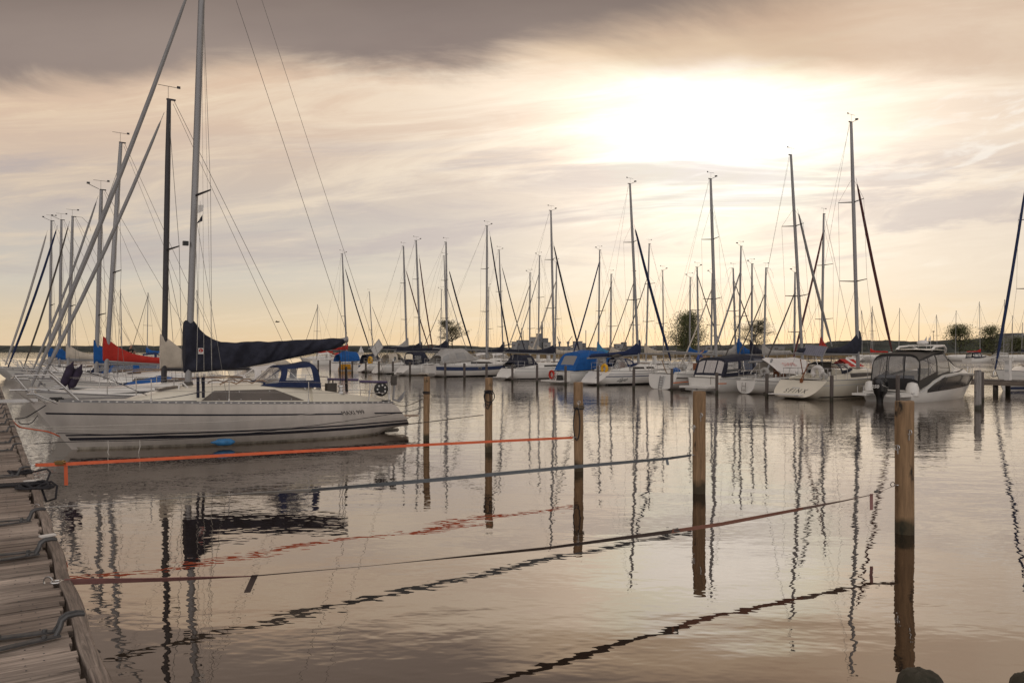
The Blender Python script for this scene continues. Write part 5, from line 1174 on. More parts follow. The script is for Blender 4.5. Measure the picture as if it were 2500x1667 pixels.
# ------------------------------------------------------------------ boats farther along the near jetty
G3 = 'sailboats along the near jetty'
def leftb(label, u, base, top, fst, fsb, cover, n0=10.2, L=9.2, jib=('jib_grey', .05), hull=None, zb=1.95, boom=3.9, drop=0., hi=.9, hood=None, mmat='alu', spr=(.36,), seed=1, mr=.085, house=None, wins=None, col='gel', stripe=None):
    fr = Frame(n0, u, -1); k = from_px(fr, base, top); a, b = fr.loc(*fst), fr.loc(*fsb)
    Lh = max(8.0, min(10.2, b.x+.15))
    return yacht('sailboat', label, fr, Lh, 3.0, dict(dict(fb=(.88, .92, 1.15), xt=.5, ft=.72, zb=.1, e=(.5, 1.0)), **(hull or {})), mast=k['mast'], fs=((a.x, a.z), (Lh-.1, 1.3)), jib=jib, boom=(zb, boom, drop), cover=cover, coverhi=hi, group=G3, d=2, hood=hood, mmat=mmat, spr=spr, seed=seed, mr=mr, house=house, wins=wins, col=col, stripe=stripe or [(.22, .26, 0, .97, 'gel_blue', 's'), (.1, .2, .1, .97, 'gel_blue', 'w')])
leftb('sleek white yacht with black mast and cream sail cover behind the front sloop', 26.0, (400, 939), (412.5, 245.6), (401, 275), (98, 954), 'cream', jib=('jib_grey', .052), zb=1.85, boom=4.0, hi=1.0, mmat='alu_dark', spr=(.47,), seed=2, mr=.085,
      house=[(1.2, 1.02, .45), (3.2, 1.05, .50), (5.0, 1.0, .42), (7.0, .6, .2), (8.5, .12, .02)], wins=[((7.0, 4.2), (5.6, 4.2), (.35, .8))], hood=('white_cloth', -.3, .85))
leftb('white yacht with bright red sail cover two masts beyond the black mast', 36.8, (258, 900), (295, 350), (286, 420), (150, 900), 'red', jib=None, zb=1.98, boom=4.2, drop=-.28, hi=.95, spr=(.45,), seed=4, mr=.095)
leftb('white yacht with blue sail cover close beside the red covered one', 39.6, (235, 890), (247.5, 465), (240, 478), (79, 900), 'blue', jib=('jib_grey', .05), zb=1.82, boom=3.2, hi=1.0, spr=(.33,), seed=5, mr=.095)
P4 = leftb('white yacht with cream sail cover and a blue bimini aft', 53.5, (166, 880), (177.5, 530), (170, 540), (60, 880), 'cream', jib=('taupe', .05), zb=1.95, boom=3.8, drop=-.2, hi=.8, spr=(.42,), seed=6, mr=.09, hood=('blue', 0, .8))
leftb('white yacht with blue sail cover and slim blue furled jib', 58.6, (145, 880), (150, 538), (141, 550), (22, 880), 'blue', jib=('navy_blue', .07), zb=1.8, boom=2.6, hi=.95, spr=(.36,), seed=1, mr=.09)
leftb('white yacht with blue sail cover at the left end of the row', 67.0, (121, 880), (125.6, 540), (116, 562), (15, 880), 'blue', jib=('grey_cloth', .075), zb=1.9, boom=2.8, hi=.9, spr=(.42,), seed=7, mr=.09)
for u, L, lab, cv in ((30.2, 7.2, 'low white motorboat with navy cover between the black mast yacht and the red covered one', 'navy'), (33.4, 6.6, 'small dark hulled motorboat beside the red covered yacht', 'blue'), (44.2, 7.6, 'white motorboat with blue arched canopy beyond the blue covered yacht', 'blue'), (48.6, 7.4, 'white motorboat with navy arched canopy beyond the blue canopied one', 'navy_blue'), (74.5, 7.5, 'pale motorboat with cream canopy at the far end of the near jetty', 'cream'), (80, 7.5, 'white motorboat with grey canopy at the far end of the near jetty', 'grey_cloth')):
    fr = Frame(9.0 if u < 60 else 8.5, u, -1); B_, h, hl = motorboat(lab, fr, L, 2.5, (.75, .85, 1.05), 'gel_blue' if u == 33.4 else 'gel', group=G3)
    if u > 40: canopy([(.6, 1.05, .85, .8, 1.95, 3.4), (2.4, 1.08, .95, 2.4, 2.12, 3.4), (3.8, .85, 1.05, 3.4, 1.6, 3)], B_, cv, name='canopy', wins=[(0, .07, .22, .1, .9), (1, .07, .25, .1, .9), (1, .36, .64, .3, .9)])
    else: canopy([(1.0, 1.0, .8, 1.0, 1.1, 2.4), (3.0, 1.0, .9, 3.0, 1.35, 2.4), (4.4, .6, 1.0, 4.2, 1.1, 2.4)], B_, cv, name='tonneau')
    rail(B_, [[(L-2.2, .72, 1.0), (L-2.0, .7, 1.4), (L-.6, .3, 1.55), (L+.05, 0, 1.55), (L-.6, -.3, 1.55), (L-2.0, -.7, 1.4), (L-2.2, -.72, 1.0)], [(L-.7, .25, 1.05), (L-.6, .3, 1.55)], [(L-.7, -.25, 1.05), (L-.6, -.3, 1.55)]], .014, 'bow_rail')
# ------------------------------------------------------------------ small far pier, right, and boats far off
def far_boat(label, px, top, Y, L=9., hd=0.2, cover=None, jibdir=0, hi=.9, col='gel', grp='yachts of the distant pier', mr=.07, shift=0.):
    r = (px-1250)/F; o = Vector((r*Y, Y, 0)); root = empty('sailboat', o, hd, label, 'sailboat', grp)
    h = Hull(L=L, B=2.9, fb=(.95, .95, 1.2), xt=.4); x0 = 5.2; 
    hb = h.mesh(14, 6); hb.v = [(v[0]-x0, v[1], v[2]) for v in hb.v]; build('hull', hb, col, root, 50)
    hs = House(h, [(2.6, 1.0, .55), (4.4, 1.0, .5), (6.2, .7, .36), (7.4, .3, .04)]); m = hs.mesh(8); m.v = [(v[0]-x0, v[1], v[2]) for v in m.v]; build('coachroof', m, 'gel', root, 40)
    zt = CH+(857-top)/F*Y
    build('mast', MB().tube([(0, 0, 1.2), (-.2, 0, zt)], [mr, mr*.8], 6).tube([(-.15, .9, zt*.55), (-.15, -.9, zt*.55)], mr*.4, 4), 'alu', root)
    w = MB()
    for sg in (-1, 1): w.tube([(-.2, 0, zt), (-.15, sg*.9, zt*.55), (-.3, sg*1.3, 1.)], .016, 3, cap=False)
    build('shroud', w, 'wire', root); build('forestay', MB().tube([(-.2, 0, zt*.96), (L-x0-.2, 0, 1.2)], .04 if jibdir else .02, 5), 'taupe', root)
    build('backstay', MB().tube([(-.2, 0, zt), (-x0+.4, 0, 1.0)], .016, 3, cap=False), 'wire', root)
    build('boom', MB().tube([(0, 0, 1.95), (-3.8, 0, 2.05)], .06, 6), 'alu', root)
    if cover: sail_cover(root, 0, 2.05, 3.7, cover, hi=hi, lo=.3)
    return root
far_boat('distant yacht with red boom cover beside the left of two close masts', 2126, 762, 175, hd=2.4, cover='red')
far_boat('distant yacht with plain boom, the taller of two close masts', 2131, 747, 178, hd=.5, cover=None, jibdir=1)
far_boat('distant yacht with navy boom cover behind the cabin cruiser canopy', 2194, 752, 180, hd=2.7, cover='navy')
far_boat('distant yacht with the tallest mast left of the two white flags', 2242, 740, 182, hd=2.7, jibdir=0)
far_boat('distant yacht with mast right behind the cabin cruiser roof arch', 2288, 768, 185, hd=.4)
far_boat('distant yacht with mast before the left green bush tree', 2332, 758, 186, hd=2.6)
far_boat('distant long white yacht with red cover lying behind low piles', 2393, 736, 188, L=10, hd=.15, cover='red', hi=.8)
far_boat('distant yacht with mast hidden by the blue furled jib', 2450, 731, 178, hd=2.5)
far_boat('distant yacht with mast right of the blue furled jib', 2470, 770, 186, hd=2.5)
far_boat('distant yacht with mast at the right edge by the houses', 2494, 787, 190, hd=2.4, cover='navy')
far_boat('distant yacht with bare mast seen beneath the arm of the red furled jib', 2105, 757, 186, hd=.6)
far_boat('distant white sloop with bare mast above the red sail cover at left', 298, 706, 120, hd=.4, grp='yachts far off at left')
far_boat('distant sloop with mast left of the black mast yacht', 359, 714, 125, hd=2.8, jibdir=1, grp='yachts far off at left', cover='blue')
far_boat('distant sloop with mast behind the navy sail cover of the front sloop', 484, 708, 130, hd=.3, grp='yachts far off at left')
far_boat('distant sloop with mast and raked forestay above the navy sail cover end', 773, 743, 140, hd=2.7, jibdir=1, grp='yachts far off at left', cover='red')
# distant pier deck, floating, with its low piles
root = empty('pier', (0, 0, 0), 0, 'low floating pier along the distant yachts on the right', 'pier')
build('deck', MB().box((75, 192, .45), (70, 2, .3)), 'pier_wood', root)
for i in range(12): build('support_post', MB().tube([(44+i*5.4, 190.6, -.5), (44+i*5.4, 190.6, .9)], .12, 6), 'old_pile', root)
for i, px in enumerate((2376, 2391, 2407, 2423)):
    Y = 184; o = build('berth_pile', MB().tube([(0, 0, -.5), (0, 0, 1.25)], .12, 8), 'old_pile'); o.location = ((px-1250)/F*Y, Y, 0); tag(o, ['first', 'second', 'third', 'fourth'][i]+' from left of the low piles before the distant long white yacht', 'pile', 'low piles of the distant pier')
# low motorboats at the distant pier and small craft between
for i, (px, Y, hd, lab, cv) in enumerate(((2160, 170, .2, 'distant low white motorboat under the two close masts', 'grey_cloth'), (2205, 172, 2.9, 'distant white motorboat just left of the cabin cruiser', 'white_cloth'), (2360, 160, .3, 'distant white motorboat with navy hood left of the long yacht', 'navy'), (2475, 165, 2.6, 'distant white motorboat at the right edge', 'grey_cloth'), (1050, 112, .6, 'white motorboat far behind the grey cockpit tent, low', 'grey_cloth'), (1140, 108, .6, 'white motorboat far behind the bow of the blue banded boat', 'white_cloth'), (1180, 106, .5, 'white hardtop motorboat behind the bare boom', 'white_cloth'), (760, 128, .4, 'white motorboat far off under the red sail cover', 'white_cloth'), (800, 135, .5, 'white motorboat far off beyond the yellow hull', 'red'), (330, 110, .4, 'white motorboat far off behind the red sail cover at left', 'navy_blue'), (560, 120, .5, 'white motorboat far off behind the navy sprayhood', 'white_cloth'))):
    fr = Frame(0, 0, 1); fr.o = Vector(((px-1250)/F*Y, Y, 0)); fr.a = hd; B_, h, hl = motorboat(lab, fr, 7.5, 2.6, (.8, .9, 1.15), group='motorboats far off')
    canopy([(.8, 1.05, .85, 1.0, 1.95, 3.4), (2.6, 1.1, .95, 2.6, 2.15, 3.4), (4.2, .8, 1.1, 3.8, 1.5, 3)], B_, cv, name='canopy', wins=[(0, .07, .24, .1, .9), (0, .76, .93, .1, .9), (1, .07, .25, .1, .9), (1, .36, .64, .3, .9), (1, .75, .93, .1, .9)])
# a dinghy sail out on the lake and two white flags ashore
v = W(872, 866, 700); v.z = 0; root = empty('sailing_dinghy', v, .3, 'tiny white sailing boat out on the lake', 'sailboat')
build('hull', Hull(L=6, B=1.9, fb=(.6, .6, .8)).mesh(10, 5), 'gel', root); build('sail', MB().prism([(1.0, 0, 1.2), (4.0, 0, 1.2), (3.6, 0, 7.4)], (0, .05, 0)).prism([(4.1, 0, 1.2), (6.0, 0, 1.0), (3.7, 0, 6.2)], (0, .05, 0)), 'white_cloth', root, 20); build('mast', MB().tube([(3.8, 0, .6), (3.7, 0, 7.6)], .06, 6), 'alu', root)
for i, (px, top) in enumerate(((2262, 823), (2272, 821), (2279, 812))):
    Y = 330; zt = CH+(857-top)/F*Y; root = empty('flag_pole', ((px-1250)/F*Y, Y, .3), 0, ['slim flagpole with a white flag, left of the two', 'slim flagpole with a white flag, right of the two', 'taller bare lamp mast beside the two white flags'][i], 'flagpole' if i < 2 else 'lamp mast')
    build('pole', MB().tube([(0, 0, 0), (0, 0, zt)], .09, 6), 'plastic_white' if i < 2 else 'alu_dark', root)
    if i < 2: build('flag', MB().prism([(.05, 0, zt), (.05, 0, zt-1.9), (-.9, .1, zt-2.2), (-.8, .1, zt-1.4)], (0, .03, 0)), 'white_cloth', root, 0)
    else: build('lamp_head', MB().lathe([(.1, 0), (.5, .1), (.5, .3), (.1, .4)], 10, (0, 0, zt)), 'alu_dark', root)
# gull
v = W(677, 786, 95); b = MB()
rows = [[Vector((x*.4*(1-abs(y)*.8)-.1*abs(y), y*.75, .16*abs(y)**.7-.06*max(0, abs(y)-.5)+q*.02)) for x in (-.3, .3)] for y, q in ((-1, 0), (-.6, 0), (-.2, 0), (0, 0), (.2, 0), (.6, 0), (1, 0))]
b.grid(rows).tube([(-.28, 0, 0), (-.1, 0, .01), (.12, 0, .02), (.24, 0, .05), (.3, 0, .05)], [.02, .06, .07, .045, .01], 8)
o = build('gull', b, 'taupe', None, 50); o.location = v; o.rotation_euler = (0, 0, .2); tag(o, 'small gull in flight over the navy sail cover', 'bird')

# ------------------------------------------------------------------ land, reeds, trees, hills, town
def ridge(name, Y, prof, mat, depth, amp, freq, n=420, base=-.5, x0=-2100, x1=4600, lab=None, kind='structure'):
    rows = []
    for i in range(n+1):
        px = lerp(x0, x1, i/n); top = CH+(857-interp(px, prof))/F*Y
        nz = (mn.noise(Vector((px*freq, Y*.01, 0)))*.6+mn.noise(Vector((px*freq*3.1, 4, 0)))*.4+abs(mn.noise(Vector((px*freq*8, 9, 0))))*.5)*amp
        X = (px-1250)/F*Y; row = []
        for q, k in ((0, 0), (.12, .45), (.25, .72), (.45, .93), (.7, 1), (1., .9)):
            z = base+(max(1., top+nz)-base)*k
            row.append(Vector((X+mn.noise(Vector((px*.13, q*9, 2)))*Y*.003, Y+depth*q+mn.noise(Vector((px*.11, q*5, 7)))*depth*.12, z+(mn.noise(Vector((px*freq*6, q*14, 1)))*amp*.6 if 0 < k < 1 else 0))))
        rows.append(row)
    o = build(name, MB().grid(rows), mat, None, 60); tag(o, lab, None, None, kind); return o
ridge('hills', 2300, [(-2100, 838), (-400, 844), (0, 844), (300, 843.5), (600, 843.5), (900, 842.5), (960, 841.5), (1050, 842), (1130, 842.5), (1200, 848), (1500, 848), (1560, 843.5), (1700, 842.5), (1900, 840), (2080, 836), (2300, 832), (2500, 828), (4600, 826)], 'forest', 260, 6., .06)
ridge('hills', 1100, [(-2100, 862), (1500, 862), (1560, 852), (1640, 848), (1740, 844), (1850, 846), (1960, 845), (2060, 839), (2110, 833), (2140, 829), (2180, 832), (2230, 830), (2300, 834), (2380, 832), (2440, 828), (2500, 824), (3200, 826), (4600, 830)], 'forest', 130, 5.0, .085, x0=1500)
root = MB(); rows = []
for i in range(81):
    px = lerp(1105, 3600, i/80); r = (px-1250)/F; row = []
    for q in range(9):
        Y = 262+q*70+mn.noise(Vector((px*.01, q, 0)))*14; row.append(Vector((r*Y, Y, -.5 if q in (0,) or i == 0 else .35+.35*min(1, q/3)+.2*mn.noise(Vector((px*.02, q*.7, 3))))))
    rows.append(row)
tag(build('land', MB().grid(rows), 'land', None, 60), None, None, None, 'structure')
rb = MB(); rr = random.Random(5)
for i in range(9000):
    px = rr.uniform(1110, 2120) if i < 6500 else rr.uniform(2120, 2700); Y = 262+rr.random()**1.6*70; X = (px-1250)/F*Y; z0 = .1; hh_ = rr.uniform(1.0, 2.3)*(1 if px < 1520 else .75)*(.6+.6*abs(mn.noise(Vector((px*.02, Y*.02, 0)))))
    lx, w = rr.uniform(-.35, .35), rr.uniform(.05, .14); rb.add([(X-w, Y, z0), (X+w, Y, z0), (X+lx+w*.5, Y+.1, z0+hh_), (X+lx-w*.5, Y+.1, z0+hh_)], [(0, 1, 2, 3)])
tag(build('reeds', rb, 'reed', None, 0), 'brown reeds along the low shore behind the boats', None, None, 'stuff')
def tree(label, px, Y, top, wpx, leaf, nleaf, lsz, dens, seed, trunk=.22, low=.25, shape=1., name='tree', twig=True, cat='tree'):
    r_ = random.Random(seed); g = .5; X = (px-1250)/F*Y; Ht = CH+(857-top)/F*Y-g; R_ = wpx/2/F*Y
    root = empty(name, (X, Y, g), 0, label, cat)
    tr = MB(); tips = []
    def br(p, d, l, r, lev):
        pts = [p]; q = p; dd = d
        for k in range(4):
            dd = (dd+Vector((r_.uniform(-.22, .22), r_.uniform(-.22, .22), r_.uniform(-.05, .16)))).normalized(); q = q+dd*l/4; pts.append(q)
            if lev > 0: tips.append((q, lev))
        tr.tube(pts, [r, r*.82, r*.66, r*.5, r*.3], 5 if lev else 8, cap=False)
        if lev < 3:
            for k in range({0: 26, 1: 5, 2: 4}[lev]):
                t = r_.uniform(low if lev == 0 else .25, 1.0); i_ = min(3, int(t*4)); b0 = pts[i_].lerp(pts[i_+1], t*4-i_); a = r_.uniform(0, 2*pi)
                up = r_.uniform(-.05, .55) if lev == 0 else r_.uniform(-.1, .6)
                nd_ = (Vector((cos(a), sin(a), up))+dd*.25).normalized()
                ll = (R_*shape*(1.05-1.15*max(0, t-.38))*r_.uniform(.65, 1) if lev == 0 else l*r_.uniform(.4, .65))
                br(b0, nd_, ll, r*(.36 if lev == 0 else .5), lev+1)
    br(Vector((0, 0, -.4)), Vector((0, 0, 1)), Ht*.86, trunk, 0)
    tk = build('trunk', tr, 'bark', root, 50)
    lf = MB(); tt = [t for t in tips if t[1] >= 2] or tips
    for i in range(nleaf):
        t = r_.choice(tt)[0]; p = t+Vector((r_.gauss(0, 1), r_.gauss(0, 1), r_.gauss(0, 1)))*dens
        if p.z > Ht*r_.uniform(.93, 1.04) or p.z < Ht*low*.6: continue
        a = Vector((r_.gauss(0, 1), r_.gauss(0, 1), r_.gauss(0, 1))).normalized(); b = a.orthogonal().normalized(); s_ = lsz*r_.uniform(.5, 1.3)
        lf.add([p-a*s_*.5, p+b*s_*.32, p+a*s_*.5, p-b*s_*.32], [(0, 1, 2, 3)])
    build('crown', lf, leaf, root, 0)
    return root
tree('nearly bare round tree behind the long navy boom cover', 1107, 262, 767, 84, 'leaf_olive', 4200, .30, .35, 3, .26, .30, 1.0)
tree('dense green leafy tree rising behind the yachts', 1680, 262, 755, 98, 'leaf_green', 13000, .44, 1.35, 5, .28, .06, 1.0)
tree('wide bare spring tree right of the leafy one', 1833, 262, 769, 104, 'leaf_olive', 5600, .30, .40, 9, .26, .12, 1.05)
tree('bushy green tree right of the two white flags', 2345, 330, 788, 78, 'leaf_green', 5200, .52, 1.15, 13, .28, .04, .95)
tree('bushy green tree behind the blue furled jib', 2424, 335, 792, 74, 'leaf_green', 4800, .52, 1.15, 17, .28, .04, .95)
tree('low green bush behind the solar panel', 2088, 300, 851, 46, 'leaf_green', 1500, .5, .7, 21, .12, .02, 1.0, 'bush', cat='bush')
tree('low green bush left of the red sail cover', 1925, 300, 852, 40, 'leaf_green', 1300, .5, .7, 22, .12, .02, 1.0, 'bush', cat='bush')
tree('dark bush by the houses in the far right corner', 2482, 340, 818, 46, 'leaf_green', 3000, .6, .9, 24, .2, .04, 1.0, 'bush', cat='bush')
# power plant and works on the far shore
def blocks(label, cat, lst, name, Y=1500, chim=()):
    x0 = lst[0][0] if lst else chim[0][0]; X0 = (x0-1250)/F*Y; root = empty(name, (X0, Y, 0), 0, label, cat)
    for i, (a, b, top, d, m) in enumerate(lst):
        xa, xb = (a-1250)/F*Y-X0, (b-1250)/F*Y-X0; z = CH+(857-top)/F*Y
        w = build('block', MB().box(((xa+xb)/2, d, z/2-1), (xb-xa, 34, z+2)), m, root, 0)
        for k in range(max(1, int((xb-xa)/9))): build('window', MB().box((xa+4.5+9*k, d-17.1, z*.68), (4.2, .4, max(2, z*.10))), 'glass_smoke', w, 0)
        build('roof_edge', MB().box(((xa+xb)/2, d, z+.4), (xb-xa+.8, 34.8, .8)), 'concrete_dark', w, 0)
    for (c, w, top, m) in chim:
        xc = (c-1250)/F*Y-X0; z = CH+(857-top)/F*Y; r = w/2/F*Y
        st = build('chimney', MB().lathe([(r*1.08, -1), (r, z*.5), (r*.97, z)], 16, (xc, 6, 0)), m, root, 40)
        build('chimney_rim', MB().lathe([(r*1.06, z-1.6), (r*1.06, z+.2)], 16, (xc, 6, 0)), 'charcoal', st, 40)
    return root
blocks('grey power station with a broad chimney and stepped blocks', 'power station', [(1249, 1262, 835, 0, 'concrete'), (1261, 1293, 831.5, 6, 'concrete_dark'), (1292, 1312, 824, 0, 'concrete'), (1310, 1322, 815.5, 4, 'concrete_dark'), (1320, 1338, 826.5, 8, 'concrete_dark'), (1325, 1343, 836.5, -12, 'concrete')], 'power_station', chim=[(1323.5, 4.8, 785.5, 'concrete_dark'), (1273.6, 1.7, 801, 'concrete_dark'), (1277.2, 1.7, 807.5, 'concrete_dark')])
blocks('grey silo works with one slim chimney on the far shore', 'factory', [(1400, 1420, 834, 0, 'concrete'), (1418, 1429, 838.5, 3, 'concrete_dark')], 'factory', chim=[(1431, 1.8, 806, 'concrete_dark')])
blocks('flat grey block building on the far shore right of the silo works', 'building', [(1501, 1521, 840.5, 0, 'concrete'), (1519, 1527.5, 836.3, 2, 'concrete_dark')], 'building')
blocks('long low sheds between power station and silo works', 'shed', [(1345, 1400, 849, 0, 'shed'), (1355, 1385, 846.5, 30, 'concrete_dark'), (1440, 1500, 850, 0, 'shed'), (1532, 1580, 848, 10, 'shed')], 'shed', Y=1450)
blocks('pale flat roofed houses on the hillside in the far right corner', 'house', [(2452, 2470, 818, 0, 'concrete'), (2471, 2490, 815, 10, 'concrete'), (2489, 2512, 820, -5, 'shed')], 'house', Y=900)
blocks('pale storage tank halls behind the leafy tree', 'building', [(1586, 1596, 846, 0, 'shed'), (1714, 1730, 845, 0, 'shed'), (1858, 1905, 846, 0, 'shed')], 'storage_hall', Y=1000)
for px, t, lean, lab in ((1387, 820, 12, 'harbour crane with its jib raised to the right, by the silo works'), (1366, 821, -7, 'harbour crane with its jib raised to the left, beside the power station')):
    Y = 1480; X = (px-1250)/F*Y; s_ = Y/F; root = empty('harbour_crane', (X, Y, 0), 0, lab, 'crane'); zc = CH+(857-838)*s_; zt = CH+(857-t)*s_
    build('tower', MB().box((0, 0, zc/2), (3.2, 3.2, zc)), 'concrete_dark', root, 0); build('cabin', MB().box((0, 0, zc+1.5), (5, 4.5, 3.4)), 'concrete_dark', root, 0)
    build('crane_arm', MB().tube([(0, 0, zc+2), (lean*s_*.85, 0, zt)], [.9, .5], 4), 'concrete_dark', root, 0); build('hoist_cable', MB().tube([(lean*s_*.85, 0, zt), (lean*s_*.85, 0, zt-10)], .15, 4), 'black', root)
o = build('conveyor', MB().box((0, 0, 0), (30, 3, 2.4), ry=-.34), 'concrete_dark', None, 0); o.location = W(1397, 844, 1470); tag(o, 'sloping conveyor running up to the silo works', 'conveyor')
o = build('conveyor', MB().box((0, 0, 0), (16, 3, 2.), ry=-.2), 'concrete_dark', None, 0); o.location = W(1241, 842, 1470); tag(o, 'sloping conveyor left of the power station', 'conveyor')

# ------------------------------------------------------------------ two people
def person(label, loc, rz, joints, shirt, legs, split):
    """one skinned body grown over a jointed skeleton: joints {name: (x, y, z, r, parent)}; coloured by height"""
    me = bpy.data.meshes.new('body'); names = list(joints); idx = {n: i for i, n in enumerate(names)}
    me.from_pydata([joints[n][:3] for n in names], [(idx[n], idx[joints[n][4]]) for n in names if joints[n][4]], [])
    o = bpy.data.objects.new('body', me); link(o)
    md = o.modifiers.new('skin', 'SKIN'); md.use_smooth_shade = True; s2 = o.modifiers.new('sub', 'SUBSURF'); s2.levels = s2.render_levels = 2
    for i, n in enumerate(names): me.skin_vertices[0].data[i].radius = (joints[n][3],)*2; me.skin_vertices[0].data[i].use_root = (n == 'pelvis')
    dg = bpy.context.evaluated_depsgraph_get(); dg.update(); m2 = bpy.data.meshes.new_from_object(o.evaluated_get(dg)); bpy.data.objects.remove(o)
    for m in ('skin', shirt, legs, 'hair'): m2.materials.append(M[m])
    hd = Vector(joints['head'][:3])
    for p in m2.polygons:
        c = p.center; p.use_smooth = True
        arm = min((c-Vector(joints[k][:3])).length for k in ('hand_l', 'hand_r', 'fore_l', 'fore_r'))
        p.material_index = 0 if c.z > split[2] or arm < .15 or c.z < split[0] else (1 if c.z > split[1] else 2)
        if (c-hd).length < .14 and (c.z > hd.z+.03 or (c.x < hd.x-.03 and c.z > hd.z-.06)): p.material_index = 3
    root = bpy.data.objects.new('person', m2); link(root); root.location = loc; root.rotation_euler = (0, 0, rz); tag(root, label, 'person'); return root
def body(bend=0., head=0., armx=.25, armz=1.15, sit=0.):
    J = {'pelvis': (0, 0, .95, .125, None), 'waist': (.02+bend*.2, 0, 1.10, .12, 'pelvis'), 'chest': (.04+bend*.6, 0, 1.30, .135, 'waist'), 'neck': (.05+bend, 0, 1.47, .055, 'chest'), 'chin': (.07+bend+head, 0, 1.53, .06, 'neck'), 'head': (.08+bend+head*1.6, 0, 1.63, .098, 'chin'), 'crown_': (.07+bend+head*1.8, 0, 1.71, .07, 'head')}
    J['nose'] = (.185+bend+head*1.8, 0, 1.60, .016, 'head')
    for s_, n in ((1, 'l'), (-1, 'r')):
        J['sh_'+n] = (.04+bend*.8, s_*.19, 1.40, .062, 'chest'); J['elbow_'+n] = (.06+bend*.8, s_*.25, 1.13, .045, 'sh_'+n); J['fore_'+n] = (.06+bend*.8+armx*.6, s_*.2, lerp(1.13, armz, .6), .036, 'elbow_'+n); J['hand_'+n] = (.06+bend*.8+armx, s_*.14, armz, .03, 'fore_'+n)
        for k in range(4): J['finger%d_%s' % (k, n)] = (.06+bend*.8+armx+.10, s_*(.10+.025*k), armz-.02+.005*k, .009, 'hand_'+n)
        J['thumb_'+n] = (.06+bend*.8+armx+.05, s_*.08, armz+.05, .010, 'hand_'+n)
        J['hip_'+n] = (0, s_*.10, .86, .095, 'pelvis'); J['knee_'+n] = (.03, s_*.11, .50, .062, 'hip_'+n); J['ankle_'+n] = (-.02, s_*.11, .09, .04, 'knee_'+n); J['toe_'+n] = (.15, s_*.13, .04, .036, 'ankle_'+n)
    return J
v = W(316, 909, 49.5); person('man in black shirt and denim shorts standing on a yacht, looking at his hands', v, -.6, body(.05, .04, .26, 1.28), 'shirt_black', 'shorts', (.52, .97, 1.46))
v = at_n(1703, 46.8); v.z = .70; person('man in a blue shirt bending forward on the pier beneath a white boom', v, .2, body(.22, .08, .42, 1.15), 'shirt_blue', 'shorts', (.1, .92, 1.46))

# ------------------------------------------------------------------ water
def water_mat():
    m, t, b = new_mat('water'); L = t.links.new
    tc = nd(t, 'ShaderNodeTexCoord')
    def nz(scale, st, det, rough=.5, dist=0.):
        mp = nd(t, 'ShaderNodeMapping'); mp.inputs['Scale'].default_value = st; mp.inputs['Rotation'].default_value = (0, 0, .35); L(tc.outputs['Object'], mp.inputs[0])
        n = nd(t, 'ShaderNodeTexNoise', i_Scale=scale, i_Detail=det, i_Roughness=rough, i_Distortion=dist); L(mp.outputs[0], n.inputs['Vector']); return n.outputs['Fac']
    big = nz(WAVE[0][0], (.55, 1., 1), 2., .45, .3); mid = nz(WAVE[1][0], (.6, 1., 1), 2., .5, .2); fine = nz(WAVE[2][0], (.6, 1.1, 1), 1.2, .5)
    patch = nz(.045, (.6, 1, 1), 3.)
    pr = nd(t, 'ShaderNodeMapRange'); pr.inputs[1].default_value = .38; pr.inputs[2].default_value = .66; pr.inputs[3].default_value = .35; pr.inputs[4].default_value = 1.25; L(patch, pr.inputs[0])
    # ripples grow with distance from the sheltered jetty
    sp = nd(t, 'ShaderNodeSeparateXYZ'); L(tc.outputs['Object'], sp.inputs[0])
    dr = nd(t, 'ShaderNodeMapRange'); dr.inputs[1].default_value = 9; dr.inputs[2].default_value = 34; dr.inputs[3].default_value = .62; dr.inputs[4].default_value = 1.5; L(sp.outputs['Y'], dr.inputs[0])
    am = nd(t, 'ShaderNodeMath', operation='MULTIPLY'); L(pr.outputs[0], am.inputs[0]); L(dr.outputs[0], am.inputs[1])
    def mul(a, k):
        n = nd(t, 'ShaderNodeMath', operation='MULTIPLY'); L(a, n.inputs[0])
        if isinstance(k, float): n.inputs[1].default_value = k
        else: L(k, n.inputs[1])
        return n.outputs[0]
    def add(a, b_):
        n = nd(t, 'ShaderNodeMath', operation='ADD'); L(a, n.inputs[0]); L(b_, n.inputs[1]); return n.outputs[0]
    hgt = add(mul(big, WAVE[0][1]), mul(add(mul(mid, WAVE[1][1]), mul(fine, WAVE[2][1])), am.outputs[0]))
    bp = nd(t, 'ShaderNodeBump', i_Strength=1., i_Distance=1.); L(hgt, bp.inputs['Height'])
    b.inputs['Base Color'].default_value = (.024, .017, .012, 1); b.inputs['Specular Tint'].default_value = (1, .86, .74, 1); b.inputs['Roughness'].default_value = .012; b.inputs['IOR'].default_value = WIOR
    L(bp.outputs[0], b.inputs['Normal'])
    gl = nd(t, 'ShaderNodeBsdfGlossy', i_Roughness=.012); gl.inputs[0].default_value = (1, .87, .76, 1); L(bp.outputs[0], gl.inputs['Normal'])
    mx = nd(t, 'ShaderNodeMixShader', i_0=.15); L(b.outputs[0], mx.inputs[1]); L(gl.outputs[0], mx.inputs[2]); L(mx.outputs[0], t.nodes['Material Output'].inputs['Surface'])
    return m
WAVE = [(.7, .0135), (3.4, .0075), (9., .0030)]; WIOR = 1.72
M['water'] = water_mat()
rows = [[Vector((x, y, 0)) for x in (-6000, -600, 0, 600, 6000)] for y in (-400, 0, 60, 600, 9000)]
tag(build('water', MB().grid(rows), 'water', None, 0), None, None, None, 'structure')

